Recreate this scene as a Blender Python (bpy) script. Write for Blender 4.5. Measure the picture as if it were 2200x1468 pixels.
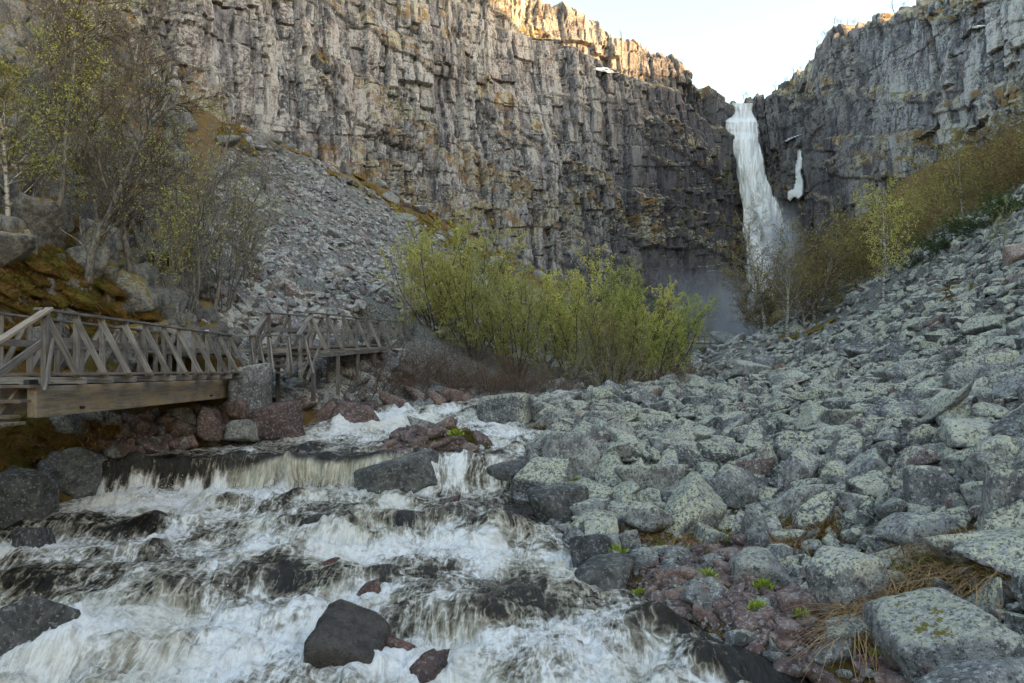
import bpy, bmesh, math, random, os, time
import numpy as np
from mathutils import Vector, Matrix, Euler

_T0 = time.time()
# ------------------------------------------------------------------ camera, sky, sun, exposure
SC = bpy.context.scene
for o in list(bpy.data.objects):
    bpy.data.objects.remove(o, do_unlink=True)
COL = SC.collection
F = 1589.0          # focal length in photo pixels (photo 2200 wide)
CX, HY = 1100.0, 795.0
R = math.radians
cam_d = bpy.data.cameras.new('camera')
cam_d.sensor_width = 36.0
cam_d.lens = F / 2200.0 * 36.0
cam_d.shift_y = (HY - 734.0) / 2200.0
cam_d.clip_start = 0.1
cam_d.clip_end = 3000
cam = bpy.data.objects.new('camera', cam_d)
cam.location = (0, 0, 0)
cam.rotation_euler = (R(90), 0, 0)
COL.objects.link(cam)
SC.camera = cam

SUN_EL = R(9.0)
SUN_AZ = R(108.0)    # measured clockwise from +Y (the view direction): right and slightly behind
w = bpy.data.worlds.new('World')
SC.world = w
w.use_nodes = True
nt = w.node_tree
nt.nodes.clear()
sky = nt.nodes.new('ShaderNodeTexSky')
sky.sky_type = 'NISHITA'
sky.sun_disc = False
sky.sun_elevation = SUN_EL
sky.sun_rotation = SUN_AZ
sky.altitude = 600
sky.air_density = 1.0
sky.dust_density = 3.0
sky.ozone_density = 0.7
bg = nt.nodes.new('ShaderNodeBackground')
bg.inputs['Strength'].default_value = 0.15
wo = nt.nodes.new('ShaderNodeOutputWorld')
nt.links.new(sky.outputs[0], bg.inputs[0])
nt.links.new(bg.outputs[0], wo.inputs[0])

sun_d = bpy.data.lights.new('sun', 'SUN')
sun_d.energy = 2.3
sun_d.angle = R(0.5)
sun_d.color = (1.0, 0.62, 0.28)
sun = bpy.data.objects.new('sun', sun_d)
SUNDIR = Vector((math.sin(SUN_AZ) * math.cos(SUN_EL), math.cos(SUN_AZ) * math.cos(SUN_EL), math.sin(SUN_EL)))
sun.rotation_euler = SUNDIR.to_track_quat('Z', 'Y').to_euler()
COL.objects.link(sun)

SC.view_settings.view_transform = 'Standard'
SC.view_settings.look = 'None'
SC.view_settings.gamma = 1.0
SC.view_settings.use_curve_mapping = False
SC.view_settings.exposure = 2.6
SC.view_settings.use_white_balance = True       # the camera was balanced for open shade
SC.view_settings.white_balance_temperature = 7700
SC.view_settings.white_balance_tint = 10
SC.cycles.use_denoising = True
SC.cycles.max_bounces = 5
SC.cycles.diffuse_bounces = 1
SC.cycles.glossy_bounces = 1
SC.cycles.use_adaptive_sampling = True
SC.cycles.adaptive_threshold = 0.02
SC.cycles.transparent_max_bounces = 12
SC.cycles.volume_bounces = 2
SC.cycles.volume_step_rate = 2.0

# ------------------------------------------------------------------ helpers
def P(px, py, Y):
    "a point at photo pixel (px, py) and depth Y"
    return np.array([(px - CX) / F * Y, Y, (HY - py) / F * Y])

def _hash(i, j, k, seed):
    i = np.asarray(i).astype(np.int64); j = np.asarray(j).astype(np.int64); k = np.asarray(k).astype(np.int64)
    n = (i * 374761393 + j * 668265263 + k * 1442695041 + seed * 1274126177 + 12345) & 0xffffffff
    n = ((n ^ (n >> 13)) * 1274126177) & 0xffffffff
    n = ((n ^ (n >> 15)) * 2246822519) & 0xffffffff
    n = n ^ (n >> 16)
    return n.astype(np.float64) / 4294967296.0

def noise3(x, y, z, seed=0):
    x, y, z = np.broadcast_arrays(np.asarray(x, float), np.asarray(y, float), np.asarray(z, float))
    xi = np.floor(x); yi = np.floor(y); zi = np.floor(z)
    fx = x - xi; fy = y - yi; fz = z - zi
    fx = fx * fx * (3 - 2 * fx); fy = fy * fy * (3 - 2 * fy); fz = fz * fz * (3 - 2 * fz)
    r = 0
    for a in (0, 1):
        wa = fx if a else 1 - fx
        for b in (0, 1):
            wb = fy if b else 1 - fy
            for c in (0, 1):
                wc = fz if c else 1 - fz
                r = r + wa * wb * wc * _hash(xi + a, yi + b, zi + c, seed)
    return r

def noise2(x, y, seed=0):
    x, y = np.broadcast_arrays(np.asarray(x, float), np.asarray(y, float))
    xi = np.floor(x); yi = np.floor(y)
    fx = x - xi; fy = y - yi
    fx = fx * fx * (3 - 2 * fx); fy = fy * fy * (3 - 2 * fy)
    h = lambda a, b: _hash(xi + a, yi + b, 0, seed)
    return (h(0, 0) * (1 - fx) * (1 - fy) + h(1, 0) * fx * (1 - fy) + h(0, 1) * (1 - fx) * fy + h(1, 1) * fx * fy)

def fbm2(x, y, oct=4, seed=0, gain=.5):
    x = np.asarray(x, float); y = np.asarray(y, float)
    a, s, t = 1.0, 0.0, 0.0
    for o in range(oct):
        s = s + a * noise2(x, y, seed + o * 17); t += a
        x = x * 2.03 + 11.3; y = y * 2.03 + 7.7; a *= gain
    return s / t

def fbm3(x, y, z, oct=4, seed=0, gain=.5):
    a, s, t = 1.0, 0.0, 0.0
    for o in range(oct):
        s = s + a * noise3(x, y, z, seed + o * 17); t += a
        x = x * 2.03 + 11.3; y = y * 2.03 + 7.7; z = z * 2.03 + 3.1; a *= gain
    return s / t

def sstep(a, b, x):
    t = np.clip((x - a) / (b - a), 0, 1)
    return t * t * (3 - 2 * t)

def mesh_np(name, V, Fc, smooth=True, attrs=None, midx=None):
    "mesh from arrays; Fc is (M,3) or (M,4), or a list of such arrays"
    if not isinstance(Fc, list):
        Fc = [Fc]
    Fc = [np.asarray(f, dtype=np.int32) for f in Fc if len(f)]
    V = np.ascontiguousarray(V, dtype=np.float32)
    me = bpy.data.meshes.new(name)
    me.vertices.add(len(V))
    me.vertices.foreach_set('co', V.ravel())
    loops = np.concatenate([f.ravel() for f in Fc])
    tot = np.concatenate([np.full(len(f), f.shape[1], dtype=np.int32) for f in Fc])
    start = np.concatenate([[0], np.cumsum(tot)[:-1]]).astype(np.int32)
    me.loops.add(len(loops))
    me.loops.foreach_set('vertex_index', loops)
    me.polygons.add(len(tot))
    me.polygons.foreach_set('loop_start', start)
    if midx is not None: me.polygons.foreach_set('material_index', np.asarray(midx, dtype=np.int32))
    me.update(calc_edges=True)
    for k, a in (attrs or {}).items():
        a = np.asarray(a, dtype=np.float32)
        if a.ndim == 1:
            at = me.attributes.new(k, 'FLOAT', 'POINT'); at.data.foreach_set('value', np.ascontiguousarray(a))
        else:
            if a.shape[1] == 3:
                at = me.attributes.new(k, 'FLOAT_VECTOR', 'POINT'); at.data.foreach_set('vector', np.ascontiguousarray(a).ravel())
    if smooth: me.shade_smooth()
    else: me.shade_flat()
    return me

def link(name, me, mat=None, parent=None, loc=None, rot=None, scale=None):
    o = bpy.data.objects.new(name, me)
    COL.objects.link(o)
    if mat is not None and me is not None and len(me.materials) == 0:
        me.materials.append(mat)
    if parent is not None: o.parent = parent
    if loc is not None: o.location = loc
    if rot is not None: o.rotation_euler = rot
    if scale is not None: o.scale = scale if hasattr(scale, '__len__') else (scale,) * 3
    return o

def tag(o, label=None, cat=None, group=None, kind=None):
    if label: o['label'] = label
    if cat: o['category'] = cat
    if group: o['group'] = group
    if kind: o['kind'] = kind
    return o

def empty(name, loc=(0, 0, 0), rz=0, label=None, cat=None, group=None):
    o = bpy.data.objects.new(name, None)
    o.empty_display_size = .2
    COL.objects.link(o); o.location = loc; o.rotation_euler = (0, 0, rz)
    return tag(o, label, cat, group)

def grid_faces(nr, nc):
    i = np.arange(nr - 1)[:, None] * nc + np.arange(nc - 1)[None, :]
    i = i.ravel()
    return np.stack([i, i + 1, i + nc + 1, i + nc], 1)

# ------------------------------------------------------------------ materials
class Mt:
    def __init__(s, name, rough=.8, spec=.3):
        s.m = bpy.data.materials.new(name)
        s.m.use_nodes = True
        s.t = s.m.node_tree
        s.b = s.t.nodes['Principled BSDF']
        s.out = s.t.nodes['Material Output']
        s.b.inputs['Roughness'].default_value = rough
        s.b.inputs['Specular IOR Level'].default_value = spec
    def put(s, sock, v):
        if isinstance(v, bpy.types.NodeSocket): s.t.links.new(v, sock)
        elif isinstance(v, (tuple, list)):
            v = tuple(v)
            if sock.type == 'RGBA' and len(v) == 3: v = v + (1,)
            sock.default_value = v
        else:
            sock.default_value = v
    def n(s, typ, **kw):
        nd = s.t.nodes.new(typ)
        for k, v in kw.items(): setattr(nd, k, v)
        return nd
    def pos(s): return s.n('ShaderNodeNewGeometry').outputs['Position']
    def normal_z(s):
        x = s.n('ShaderNodeSeparateXYZ'); s.put(x.inputs[0], s.n('ShaderNodeNewGeometry').outputs['Normal']); return x.outputs[2]
    def objpos(s): return s.n('ShaderNodeTexCoord').outputs['Object']
    def rnd(s): return s.n('ShaderNodeObjectInfo').outputs['Random']
    def attr(s, name, out='Fac'):
        a = s.n('ShaderNodeAttribute'); a.attribute_name = name; return a.outputs[out]
    def vec(s, v, scale=(1, 1, 1), loc=(0, 0, 0)):
        m = s.n('ShaderNodeMapping'); s.put(m.inputs['Vector'], v); m.inputs['Scale'].default_value = scale
        s.put(m.inputs['Location'], loc); return m.outputs[0]
    def noise(s, v, scale, detail=4, rough=.55, dist=0, out='Fac'):
        n = s.n('ShaderNodeTexNoise'); s.put(n.inputs['Vector'], v)
        n.inputs['Scale'].default_value = scale; n.inputs['Detail'].default_value = detail
        n.inputs['Roughness'].default_value = rough; n.inputs['Distortion'].default_value = dist
        return n.outputs[out]
    def voro(s, v, scale, feature='F1', out='Distance', rnd=1):
        n = s.n('ShaderNodeTexVoronoi', feature=feature); s.put(n.inputs['Vector'], v); n.inputs['Scale'].default_value = scale
        n.inputs['Randomness'].default_value = rnd
        return n.outputs[out]
    def ramp(s, f, stops, interp='LINEAR'):
        r = s.n('ShaderNodeValToRGB'); s.put(r.inputs[0], f); e = r.color_ramp.elements
        r.color_ramp.interpolation = interp
        while len(e) < len(stops): e.new(.5)
        for i, (p, c) in enumerate(stops):
            e[i].position = p
            e[i].color = (c, c, c, 1) if not hasattr(c, '__len__') else (tuple(c) + (1,))[:4]
        return r.outputs[0]
    def rng(s, f, a, b, c=0, d=1, smooth=True):
        r = s.n('ShaderNodeMapRange'); r.interpolation_type = 'SMOOTHSTEP' if smooth else 'LINEAR'
        s.put(r.inputs[0], f)
        for i, v in enumerate((a, b, c, d)): s.put(r.inputs[1 + i], v)
        return r.outputs[0]
    def mix(s, f, a, b, mode='MIX'):
        m = s.n('ShaderNodeMix', data_type='RGBA', blend_type=mode)
        s.put(m.inputs[0], f); s.put(m.inputs[6], a); s.put(m.inputs[7], b); return m.outputs[2]
    def math(s, op, a, b=0.0, c=None):
        m = s.n('ShaderNodeMath', operation=op); s.put(m.inputs[0], a); s.put(m.inputs[1], b)
        if c is not None: s.put(m.inputs[2], c)
        return m.outputs[0]
    def mul(s, a, b): return s.math('MULTIPLY', a, b)
    def add(s, a, b): return s.math('ADD', a, b)
    def bump(s, h, strength=.5, dist=.05, normal=None):
        b = s.n('ShaderNodeBump'); b.inputs['Strength'].default_value = strength; b.inputs['Distance'].default_value = dist
        s.put(b.inputs['Height'], h)
        if normal is not None: s.put(b.inputs['Normal'], normal)
        return b.outputs[0]
    def set(s, col=None, rough=None, normal=None, spec=None):
        if col is not None: s.put(s.b.inputs['Base Color'], col)
        if rough is not None: s.put(s.b.inputs['Roughness'], rough)
        if normal is not None: s.put(s.b.inputs['Normal'], normal)
        if spec is not None: s.put(s.b.inputs['Specular IOR Level'], spec)
        return s.m

def xyz(m, v):
    x = m.n('ShaderNodeSeparateXYZ'); m.put(x.inputs[0], v); return x.outputs

def mat_rock(name, base, dark, lichen, lich_amt=.5, red=None, red_amt=0., rnd_attr=None, scale=1.0, wet=0., moss=None, moss_amt=0., bump=.9, spots=.6):
    "weathered stone: mineral mottling, lichen crusts on faces that look up, weighted to paint in skylit tops and shaded sides, small dark spots"
    m = Mt(name, .85, .25)
    p = m.pos()
    r = m.attr(rnd_attr) if rnd_attr else m.rnd()
    n1 = m.noise(p, 1.1 * scale, 4, .6)
    n2 = m.noise(p, 6 * scale, 4, .7)
    n3 = m.noise(p, 24 * scale, 4, .65)
    n5 = m.noise(m.vec(p, (1, 1, 1), (5.3, 2.1, 7.7)), 13 * scale, 4, .72)
    r2 = m.math('FRACT', m.mul(r, 7.31))
    r3 = m.math('FRACT', m.mul(r, 23.17))
    col = m.mix(m.rng(m.add(m.mul(n1, .4), m.mul(n2, .6)), .38, .62), dark, base)
    if red is not None:
        col = m.mix(m.rng(r2, 1 - red_amt - .02, 1 - red_amt + .02), col, m.mix(n2, [c * .5 for c in red], red))
    col = m.mix(1.0, col, m.ramp(r, [(0, (.62, .63, .66)), (.5, (.95, .95, .96)), (1, (1.3, 1.28, 1.22))]), 'MULTIPLY')
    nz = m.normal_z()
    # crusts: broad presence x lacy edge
    pres = m.add(m.mul(n1, .9), m.add(m.mul(nz, .34), m.mul(m.math('SUBTRACT', r3, .5), .35)))  # lichen favours tops; upward weight raised so colour adds skylit tops, shaded sides
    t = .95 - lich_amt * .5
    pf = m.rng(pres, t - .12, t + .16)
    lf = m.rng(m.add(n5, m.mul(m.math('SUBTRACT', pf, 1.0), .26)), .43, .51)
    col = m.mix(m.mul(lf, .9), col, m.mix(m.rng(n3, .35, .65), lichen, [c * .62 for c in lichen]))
    wf = m.mul(m.rng(m.noise(m.vec(p, (1, 1, 1), (9, 4, 2)), 15 * scale, 3, .72), .56, .60), spots)
    col = m.mix(wf, col, (.50, .51, .51))
    df = m.mul(m.rng(m.noise(m.vec(p, (1, 1, 1), (1, 8, 3)), 19 * scale, 3, .72), .55, .60), spots * 1.3)
    col = m.mix(df, col, [c * .4 for c in dark])
    if moss is not None:
        mf = m.rng(m.add(m.mul(n1, .7), m.add(m.mul(n2, .6), m.mul(nz, .12))), 1.0 - moss_amt * .5, 1.06 - moss_amt * .5)
        col = m.mix(mf, col, m.mix(n3, [c * .5 for c in moss], moss))
    h = m.add(m.mul(n2, .6), m.add(m.mul(n3, .35), m.mul(m.noise(p, 90 * scale, 2), .12)))
    nb = m.bump(h, bump, .08 / scale)
    if wet: 
        m.set(col, m.rng(n2, .3, .7, .12, .4), nb, .5)
    else:
        m.set(col, m.rng(n3, .3, .7, .7, .95), nb)
    return m.m
# ------------------------------------------------------------------ terrain heights
_pt = []
def cp(px, py, Y): _pt.append(P(px, py, Y))
def c3(*a): _pt.append(np.array(a, float))
# left bluff above the bridge
cp(0, 650, 13.5); cp(0, 400, 22); cp(0, 100, 40); cp(250, 610, 21); cp(250, 410, 30); cp(400, 660, 26)
cp(450, 470, 45); cp(350, 250, 60); cp(500, 290, 95); cp(90, 20, 66); cp(150, 640, 16.5); cp(330, 655, 23)
c3(-11, 9, .4); c3(-14, 9, 2.6); c3(-30, 12, 12); c3(-45, 25, 24); c3(-60, 55, 38)
# left talus
cp(600, 655, 34); cp(600, 500, 55); cp(600, 320, 98); cp(740, 660, 36); cp(850, 640, 40); cp(850, 550, 62); cp(900, 455, 115)
cp(1000, 570, 90); cp(1100, 610, 110); cp(1150, 585, 140); cp(760, 380, 118); cp(520, 660, 29)
c3(45, 182, 6.2); c3(56, 194, 6.6); c3(32, 150, 5.0); c3(24, 128, 5.2)
# valley floor and far stream
c3(-7, 26, -.8); c3(-2, 34, -.6); c3(0, 45, .6); c3(5, 60, 2.2);  c3(24, 90, 1.9); c3(36, 130, 4.0); c3(62, 190, 7)
c3(12, 56, .2); c3(19, 86, 2.1); c3(15, 76, 2.0); c3(22, 98, 2.4); c3(8, 42, -.5); c3(-4, 28, -1.2)
# right scree
cp(2200, 1468, 6.2); cp(2200, 1000, 11.6); cp(1700, 1010, 15); cp(2200, 800, 17); cp(1700, 860, 24); cp(1400, 905, 24)
cp(2200, 600, 26); cp(1900, 705, 33); cp(1600, 808, 44); cp(1500, 838, 38); cp(1700, 772, 46); cp(1960, 568, 52); cp(2200, 450, 43); cp(1780, 1250, 11.0)
cp(1500, 1230, 12); cp(1450, 1100, 14.5); cp(1300, 900, 26); cp(1800, 722, 48); cp(1330, 1010, 18)
c3(8, 4, -1.2); c3(14, 6, 2.0); c3(40, 30, 16); c3(20, -5, 5)
# shrub slope below the right cliff
cp(1950, 505, 90); cp(1800, 610, 100); cp(1700, 700, 110); cp(1750, 575, 160); cp(2200, 330, 100); cp(2150, 410, 75)
c3(70, 60, 30); c3(90, 110, 44); c3(80, 165, 36)
c3(0, 0, -3.3); c3(-8, 0, -3.0); c3(0, -15, -3.5); c3(-20, -10, 2)
TP = np.array(_pt)
def _tps_fit(P_, lam=.02):
    n = len(P_)
    d2 = ((P_[:, None, :2] - P_[None, :, :2]) ** 2).sum(-1)
    K = np.where(d2 > 0, .5 * d2 * np.log(d2 + 1e-12), 0) + lam * np.eye(n)
    A = np.zeros((n + 3, n + 3)); A[:n, :n] = K
    Q = np.c_[np.ones(n), P_[:, :2]]; A[:n, n:] = Q; A[n:, :n] = Q.T
    return np.linalg.solve(A, np.r_[P_[:, 2], 0, 0, 0])
_TW = _tps_fit(TP)
def tps(X, Y):
    X = np.asarray(X, float); Y = np.asarray(Y, float)
    s = _TW[-3] + _TW[-2] * X + _TW[-1] * Y
    for (px, py, _), wt in zip(TP, _TW[:-3]):
        d2 = (X - px) ** 2 + (Y - py) ** 2
        s = s + wt * .5 * d2 * np.log(d2 + 1e-12)
    return s

RY = [-20, 4, 7, 8.5, 10.5, 12.5, 15, 16.6, 17.2, 19, 21, 23, 25, 27, 29, 32, 40, 60, 90, 150, 200]
RR = [6, 4.8, 3.7, 3.1, 1.75, .95, .45, -.2, 0, .5, .7, .6, .3, .6, 1.6, 3.2, 7.6, 14, 27, 50, 66]
RL = [-13, -13, -12.5, -12, -11, -10.2, -9.4, -8.95, -8.85, -8.3, -7.2, -6.3, -5.2, -3.9, -2.2, .6, 5.2, 11.4, 23.6, 46, 61]
WY = [-20, 6.5, 9.0, 10.8, 12.2, 14.4, 16.3, 20, 23, 26, 28, 32, 40, 60, 90, 150, 200]
WZ0 = [-3.8, -3.55, -3.40, -3.22, -3.08, -2.84, -2.72, -2.72, -2.5, -2.2, -2.05, -1.8, -1.62, -.55, 1.3, 3.9, 6.2]
def river_edge(Y):
    Y = np.asarray(Y, float)
    return np.interp(Y, RY, RL) + .35 * (noise2(Y * .9, 3.1, 5) - .5), np.interp(Y, RY, RR) + .35 * (noise2(Y * .9, 9.1, 6) - .5)
def ledge_y(X):
    return 16.75 + .75 * (noise2(X * .7, 1.7, 31) - .5) + .34 * (noise2(X * 2.6, 1.7, 32) - .5) + .06 * (X + 6)
def water_base(X, Y):
    X = np.asarray(X, float); Y = np.asarray(Y, float)
    j = (2.4 * (noise2(X * .55, Y * .25, 33) - .5) + 1.5 * (noise2(X * 1.5, Y * .8, 34) - .5)) * sstep(16.2, 14.6, Y)
    z = np.interp(Y + j, WY, WZ0)
    ly = ledge_y(X)
    k = sstep(-2.2, -3.6, X)                    # crisp curtain at the ledge, a ramp beside it
    wd = .16 + 1.3 * (1 - k) + .45 * sstep(-6.3, -5.2, X) * k
    up = sstep(ly - wd * .6, ly + .12, Y)
    rise = .70 * up
    return z + rise

def ground_z(X, Y, carve=True):
    X = np.asarray(X, float); Y = np.asarray(Y, float)
    g = tps(X, Y)
    n = fbm2(X * .22, Y * .22, 4, 51) - .5
    g = g + n * np.clip(.6 + .02 * np.hypot(X, Y), .6, 3)
    if carve:
        L, Rr = river_edge(Y)
        d = np.minimum(X - L, Rr - X)
        wz = np.interp(Y, WY, WZ0) + .70 * sstep(16.4, 16.9, Y)
        far = sstep(25, 45, Y)
        inside = wz - .12 - .5 * sstep(0, 1.0, d)
        bank = wz - .12 + .5 * np.clip(-d, 0, .6)
        t = sstep(0.2, 3.2, -d)
        out = bank * (1 - t) + np.maximum(g, wz + .05) * t
        # island of red stones
        isl = 1.05 * np.exp(-(((X + 2.1) / 1.75) ** 2 + ((Y - 20.0) / 2.2) ** 2) ** 1.5)
        inside = inside + isl
        g = np.where(d > 0, inside, out)
    return g

def ground_n(X, Y, e=.3):
    X = np.asarray(X, float); Y = np.asarray(Y, float)
    gx = (tps(X + e, Y) - tps(X - e, Y)) / (2 * e); gy = (tps(X, Y + e) - tps(X, Y - e)) / (2 * e)
    n = np.stack([-gx, -gy, np.ones_like(gx)], -1)
    return n / np.linalg.norm(n, axis=-1, keepdims=True)

# a raster of the terrain for quick lookups
_gx = np.arange(-75, 110, .25); _gy = np.arange(3, 200, .25)
_GX, _GY = np.meshgrid(_gx, _gy, indexing='ij')
_GZ = ground_z(_GX, _GY)
def gzq(X, Y):
    a = np.clip((np.asarray(X, float) + 75) / .25, 0, len(_gx) - 1.001); b = np.clip((np.asarray(Y, float) - 3) / .25, 0, len(_gy) - 1.001)
    i = a.astype(int); j = b.astype(int); u = a - i; v = b - j
    return (_GZ[i, j] * (1 - u) + _GZ[i + 1, j] * u) * (1 - v) + (_GZ[i, j + 1] * (1 - u) + _GZ[i + 1, j + 1] * u) * v

def ground_hit(px, py, y0=6, y1=180):
    "where the ray through a pixel first meets the terrain"
    Y = np.geomspace(y0, y1, 500); X = (px - CX) / F * Y
    d = gzq(X, Y) - (HY - py) / F * Y
    k = np.where(d > 0)[0]
    k = k[0] if len(k) else len(Y) - 1
    return np.array([X[k], Y[k], float(gzq(X[k], Y[k]))])
# ------------------------------------------------------------------ ground sheet
def build_ground():
    # rows closer together near the river mouth, wide apart far away
    ys = np.concatenate([np.linspace(-25, 2, 12)[:-1], np.geomspace(2, 60, 230)[:-1], np.linspace(60, 260, 90)])
    ts = np.linspace(-1, 1, 260)
    Yg, T = np.meshgrid(ys, ts, indexing='ij')
    Xg = np.sign(T) * np.abs(T) ** 1.15 * (32 + .75 * np.maximum(Yg, 0)) 
    Z = ground_z(Xg, Yg)
    nearn = fbm2(Xg * 1.4, Yg * 1.4, 4, 61) - .5
    L, Rr = river_edge(Yg)
    out = np.maximum(L - Xg, Xg - Rr)
    leftb = sstep(-8.5, -10.5, Xg) * sstep(55, 35, Yg)
    Z = Z + nearn * (.25 + .9 * leftb) * sstep(.2, 1.5, out)
    Z = np.where((np.abs(Xg + 8.6) < 1.4) & (Yg > 11) & (Yg < 24), np.minimum(Z, -.75), Z)
    Z = np.where((np.abs(Xg + 6.6) < 1.5) & (Yg > 20.5) & (Yg < 37), np.minimum(Z, np.interp(Yg, [20, 36], [-.2, .8])), Z)
    V = np.stack([Xg, Yg, Z], -1).reshape(-1, 3)
    wood = leftb.ravel()
    gpx = CX + F * Xg / np.maximum(Yg, 1); gpy = HY - F * Z / np.maximum(Yg, 1)
    edge = np.interp(gpx, [430, 520, 600, 700, 800, 900, 1000, 1100, 1200], [335, 335, 325, 357, 424, 492, 567, 600, 640])
    tal = sstep(-12, 10, gpy - edge + 60 * (fbm2(Xg * .3, Yg * .3, 3, 66) - .5)) * sstep(430, 480, gpx) * (Yg > 26) * sstep(1330, 1230, gpx)
    scr = sstep(.3, 1.2, Xg - Rr) * (Yg < 75) * sstep(12.2, 13.0, Yg + .6 * np.maximum(Xg - 4.5, 0))
    scr = scr + sstep(70, 80, Yg) * sstep(22, 12, np.abs(Xg - (L + Rr) / 2)) * .9
    tal = np.clip(tal + scr, 0, 1)
    me = mesh_np('ground', V, grid_faces(len(ys), len(ts)), True, {'bluff': wood, 'stony': tal.ravel()})
    m = Mt('earth_moss', .95, .1)
    p = m.pos()
    n1 = m.noise(p, .35, 6, .65); n2 = m.noise(p, 2.2, 6, .65); n3 = m.noise(p, 14, 4, .7)
    brown = m.mix(n3, (.07, .042, .018), (.30, .175, .065))
    moss = m.mix(n3, (.08, .075, .02), (.30, .26, .06))
    orange = m.mix(n3, (.10, .058, .02), (.36, .21, .07))
    stone = m.mix(m.rng(n3, .4, .6), (.07, .07, .068), (.36, .36, .33))
    col = m.mix(m.mul(m.rng(n2, .42, .58), m.rng(m.attr('bluff'), 0, 1, .25, 1)), brown, moss)
    col = m.mix(m.rng(m.noise(p, 1.1, 4, .6), .45, .56), col, orange)
    far = m.mul(m.rng(m.noise(p, 1.4, 4, .65), .5, .58), .6)
    col = m.mix(m.math('MAXIMUM', m.mul(m.attr('stony'), m.rng(n2, .3, .42)), m.mul(far, m.rng(m.attr('bluff'), 0, 1, .8, .5))), col, stone)
    z = xyz(m, p)[2]
    m.set(col, .95, m.bump(m.add(m.mul(n3, .5), m.mul(m.noise(p, 45, 3, .7), .5)), 1.0, .12))
    return tag(link('ground', me, m.m), kind='structure')
build_ground()
# ------------------------------------------------------------------ river with rapids
def water_depth(px, py):
    "depth at which the ray through a photo pixel meets the mean water surface"
    Y = np.geomspace(7, 60, 1500)
    X = (px - CX) / F * Y
    d = water_base(X, Y) - (HY - py) / F * Y
    k = np.where(d > 0)[0]
    return Y[k[0]] if len(k) else 12.0

# water sheets running over sunken boulders: pixel, half width px, height m, length m
HUMPS = [(480, 1092, 75, .24, .55), (625, 1088, 62, .26, .5), (330, 1130, 70, .18, .5), (165, 1135, 85, .34, .6), (60, 1150, 50, .2, .5),
         (955, 1120, 62, .34, .5), (865, 1140, 45, .22, .4), (1075, 1130, 70, .2, .45), (750, 1105, 55, .16, .45),
         (385, 1275, 125, .40, .75), (215, 1235, 110, .22, .7), (60, 1250, 90, .18, .7), (600, 1235, 105, .20, .65), (745, 1255, 75, .22, .55),
         (500, 1385, 80, .20, .6), (640, 1345, 85, .26, .5), (905, 1320, 95, .26, .7), (1060, 1320, 105, .24, .8), (1210, 1300, 70, .25, .6),
         (1350, 1365, 105, .34, .75), (1170, 1420, 95, .22, .6), (1010, 1430, 90, .2, .5), (1490, 1405, 70, .12, .6), (240, 1400, 110, .16, .6),
         (560, 1040, 70, .1, .5), (860, 1020, 60, .12, .6), (700, 925, 55, .16, .6), (840, 905, 65, .2, .7), (930, 880, 55, .14, .7),
         (1000, 1010, 30, .12, .4), (1040, 985, 25, .12, .4), (1110, 960, 25, .1, .4), (1180, 1180, 45, .18, .45), (1000, 1215, 75, .14, .6), (880, 1220, 60, .14, .5)]
HS = []
for (a, b, hw, hh, ln) in HUMPS:
    Yh = water_depth(a, b)
    HS.append(((a - CX) / F * Yh, Yh, hw / F * Yh, hh * .72, ln * 1.2))
_rg = random.Random(4)
for k in range(330):
    Yh = _rg.uniform(7.2, 26) if k < 290 else _rg.uniform(26, 34)
    L, Rr = river_edge(Yh)
    HS.append((_rg.uniform(L + .2, Rr - .2), Yh, _rg.uniform(.12, .45), _rg.uniform(.04, .15), _rg.uniform(.2, .5)))

# water piling up against the rocks that stand in it
STAND = [(742, 1450, 165), (915, 1480, 95), (855, 1424, 58), (68, 1198, 80), (665, 1147, 62), (712, 1238, 40), (790, 1290, 56), (965, 1096, 44), (38, 1430, 190), (762, 924, 122)]
RS = []
for (a, b, wp) in STAND:
    Yr = water_depth(a, b) + .1; wr = wp / F * Yr
    RS.append(((a - CX) / F * Yr, Yr + wr * .2, wr * .5))

def river_surface(X, Y):
    W = water_base(X, Y)
    fo = np.zeros_like(W)
    T = X.copy()
    for (hx, hy, rx, hh, ln) in HS:
        s = (np.abs(X - hx) < rx * 3.2) & (np.abs(Y - hy) < ln * 5)
        if not s.any(): continue
        x = X[s]; y = Y[s]
        wob = .25 * (noise2(x * 2.2, y * 2.2, 71) - .5)
        gx = np.exp(-((x - hx) / rx) ** 2 * .9)
        u = (hy - y + wob * ln) / ln
        g = sstep(-1.7, -.15, u) * (1 - sstep(.05, .85, u)) - .30 * np.exp(-((u - 1.15) / .4) ** 2) + .32 * np.exp(-((u - 1.9) / .5) ** 2)
        W[s] += hh * gx * g
        st = min(1.0, hh / .24); dk = .0 + .40 * ((hx * 7.31 + hy * 3.17) % 1.0)
        fo[s] += st * gx * (-dk * np.exp(-((u - .05) / .5) ** 2) + .46 * sstep(.45, 1.0, u) * (1 - sstep(2.6, 4.6, u)))
        T[s] -= (x - hx) * gx * .35 * sstep(-1, .6, u) * (1 - sstep(1.2, 2.5, u))
    for (rx, ry, rr) in RS:
        dx = X - rx; dy = Y - ry; q = np.hypot(dx, dy)
        ring = np.exp(-((q - rr * .85) / (.16 + .25 * rr)) ** 2)
        wob = .5 + noise2(X * 4, Y * 4, 74)
        W += ring * wob * (.10 + .10 * sstep(-.3, .6, dy / rr)) * min(1, (rr / .5) ** 2)
        fo += .5 * ring * wob * min(1, rr / .4)
    return W, fo, T

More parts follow.
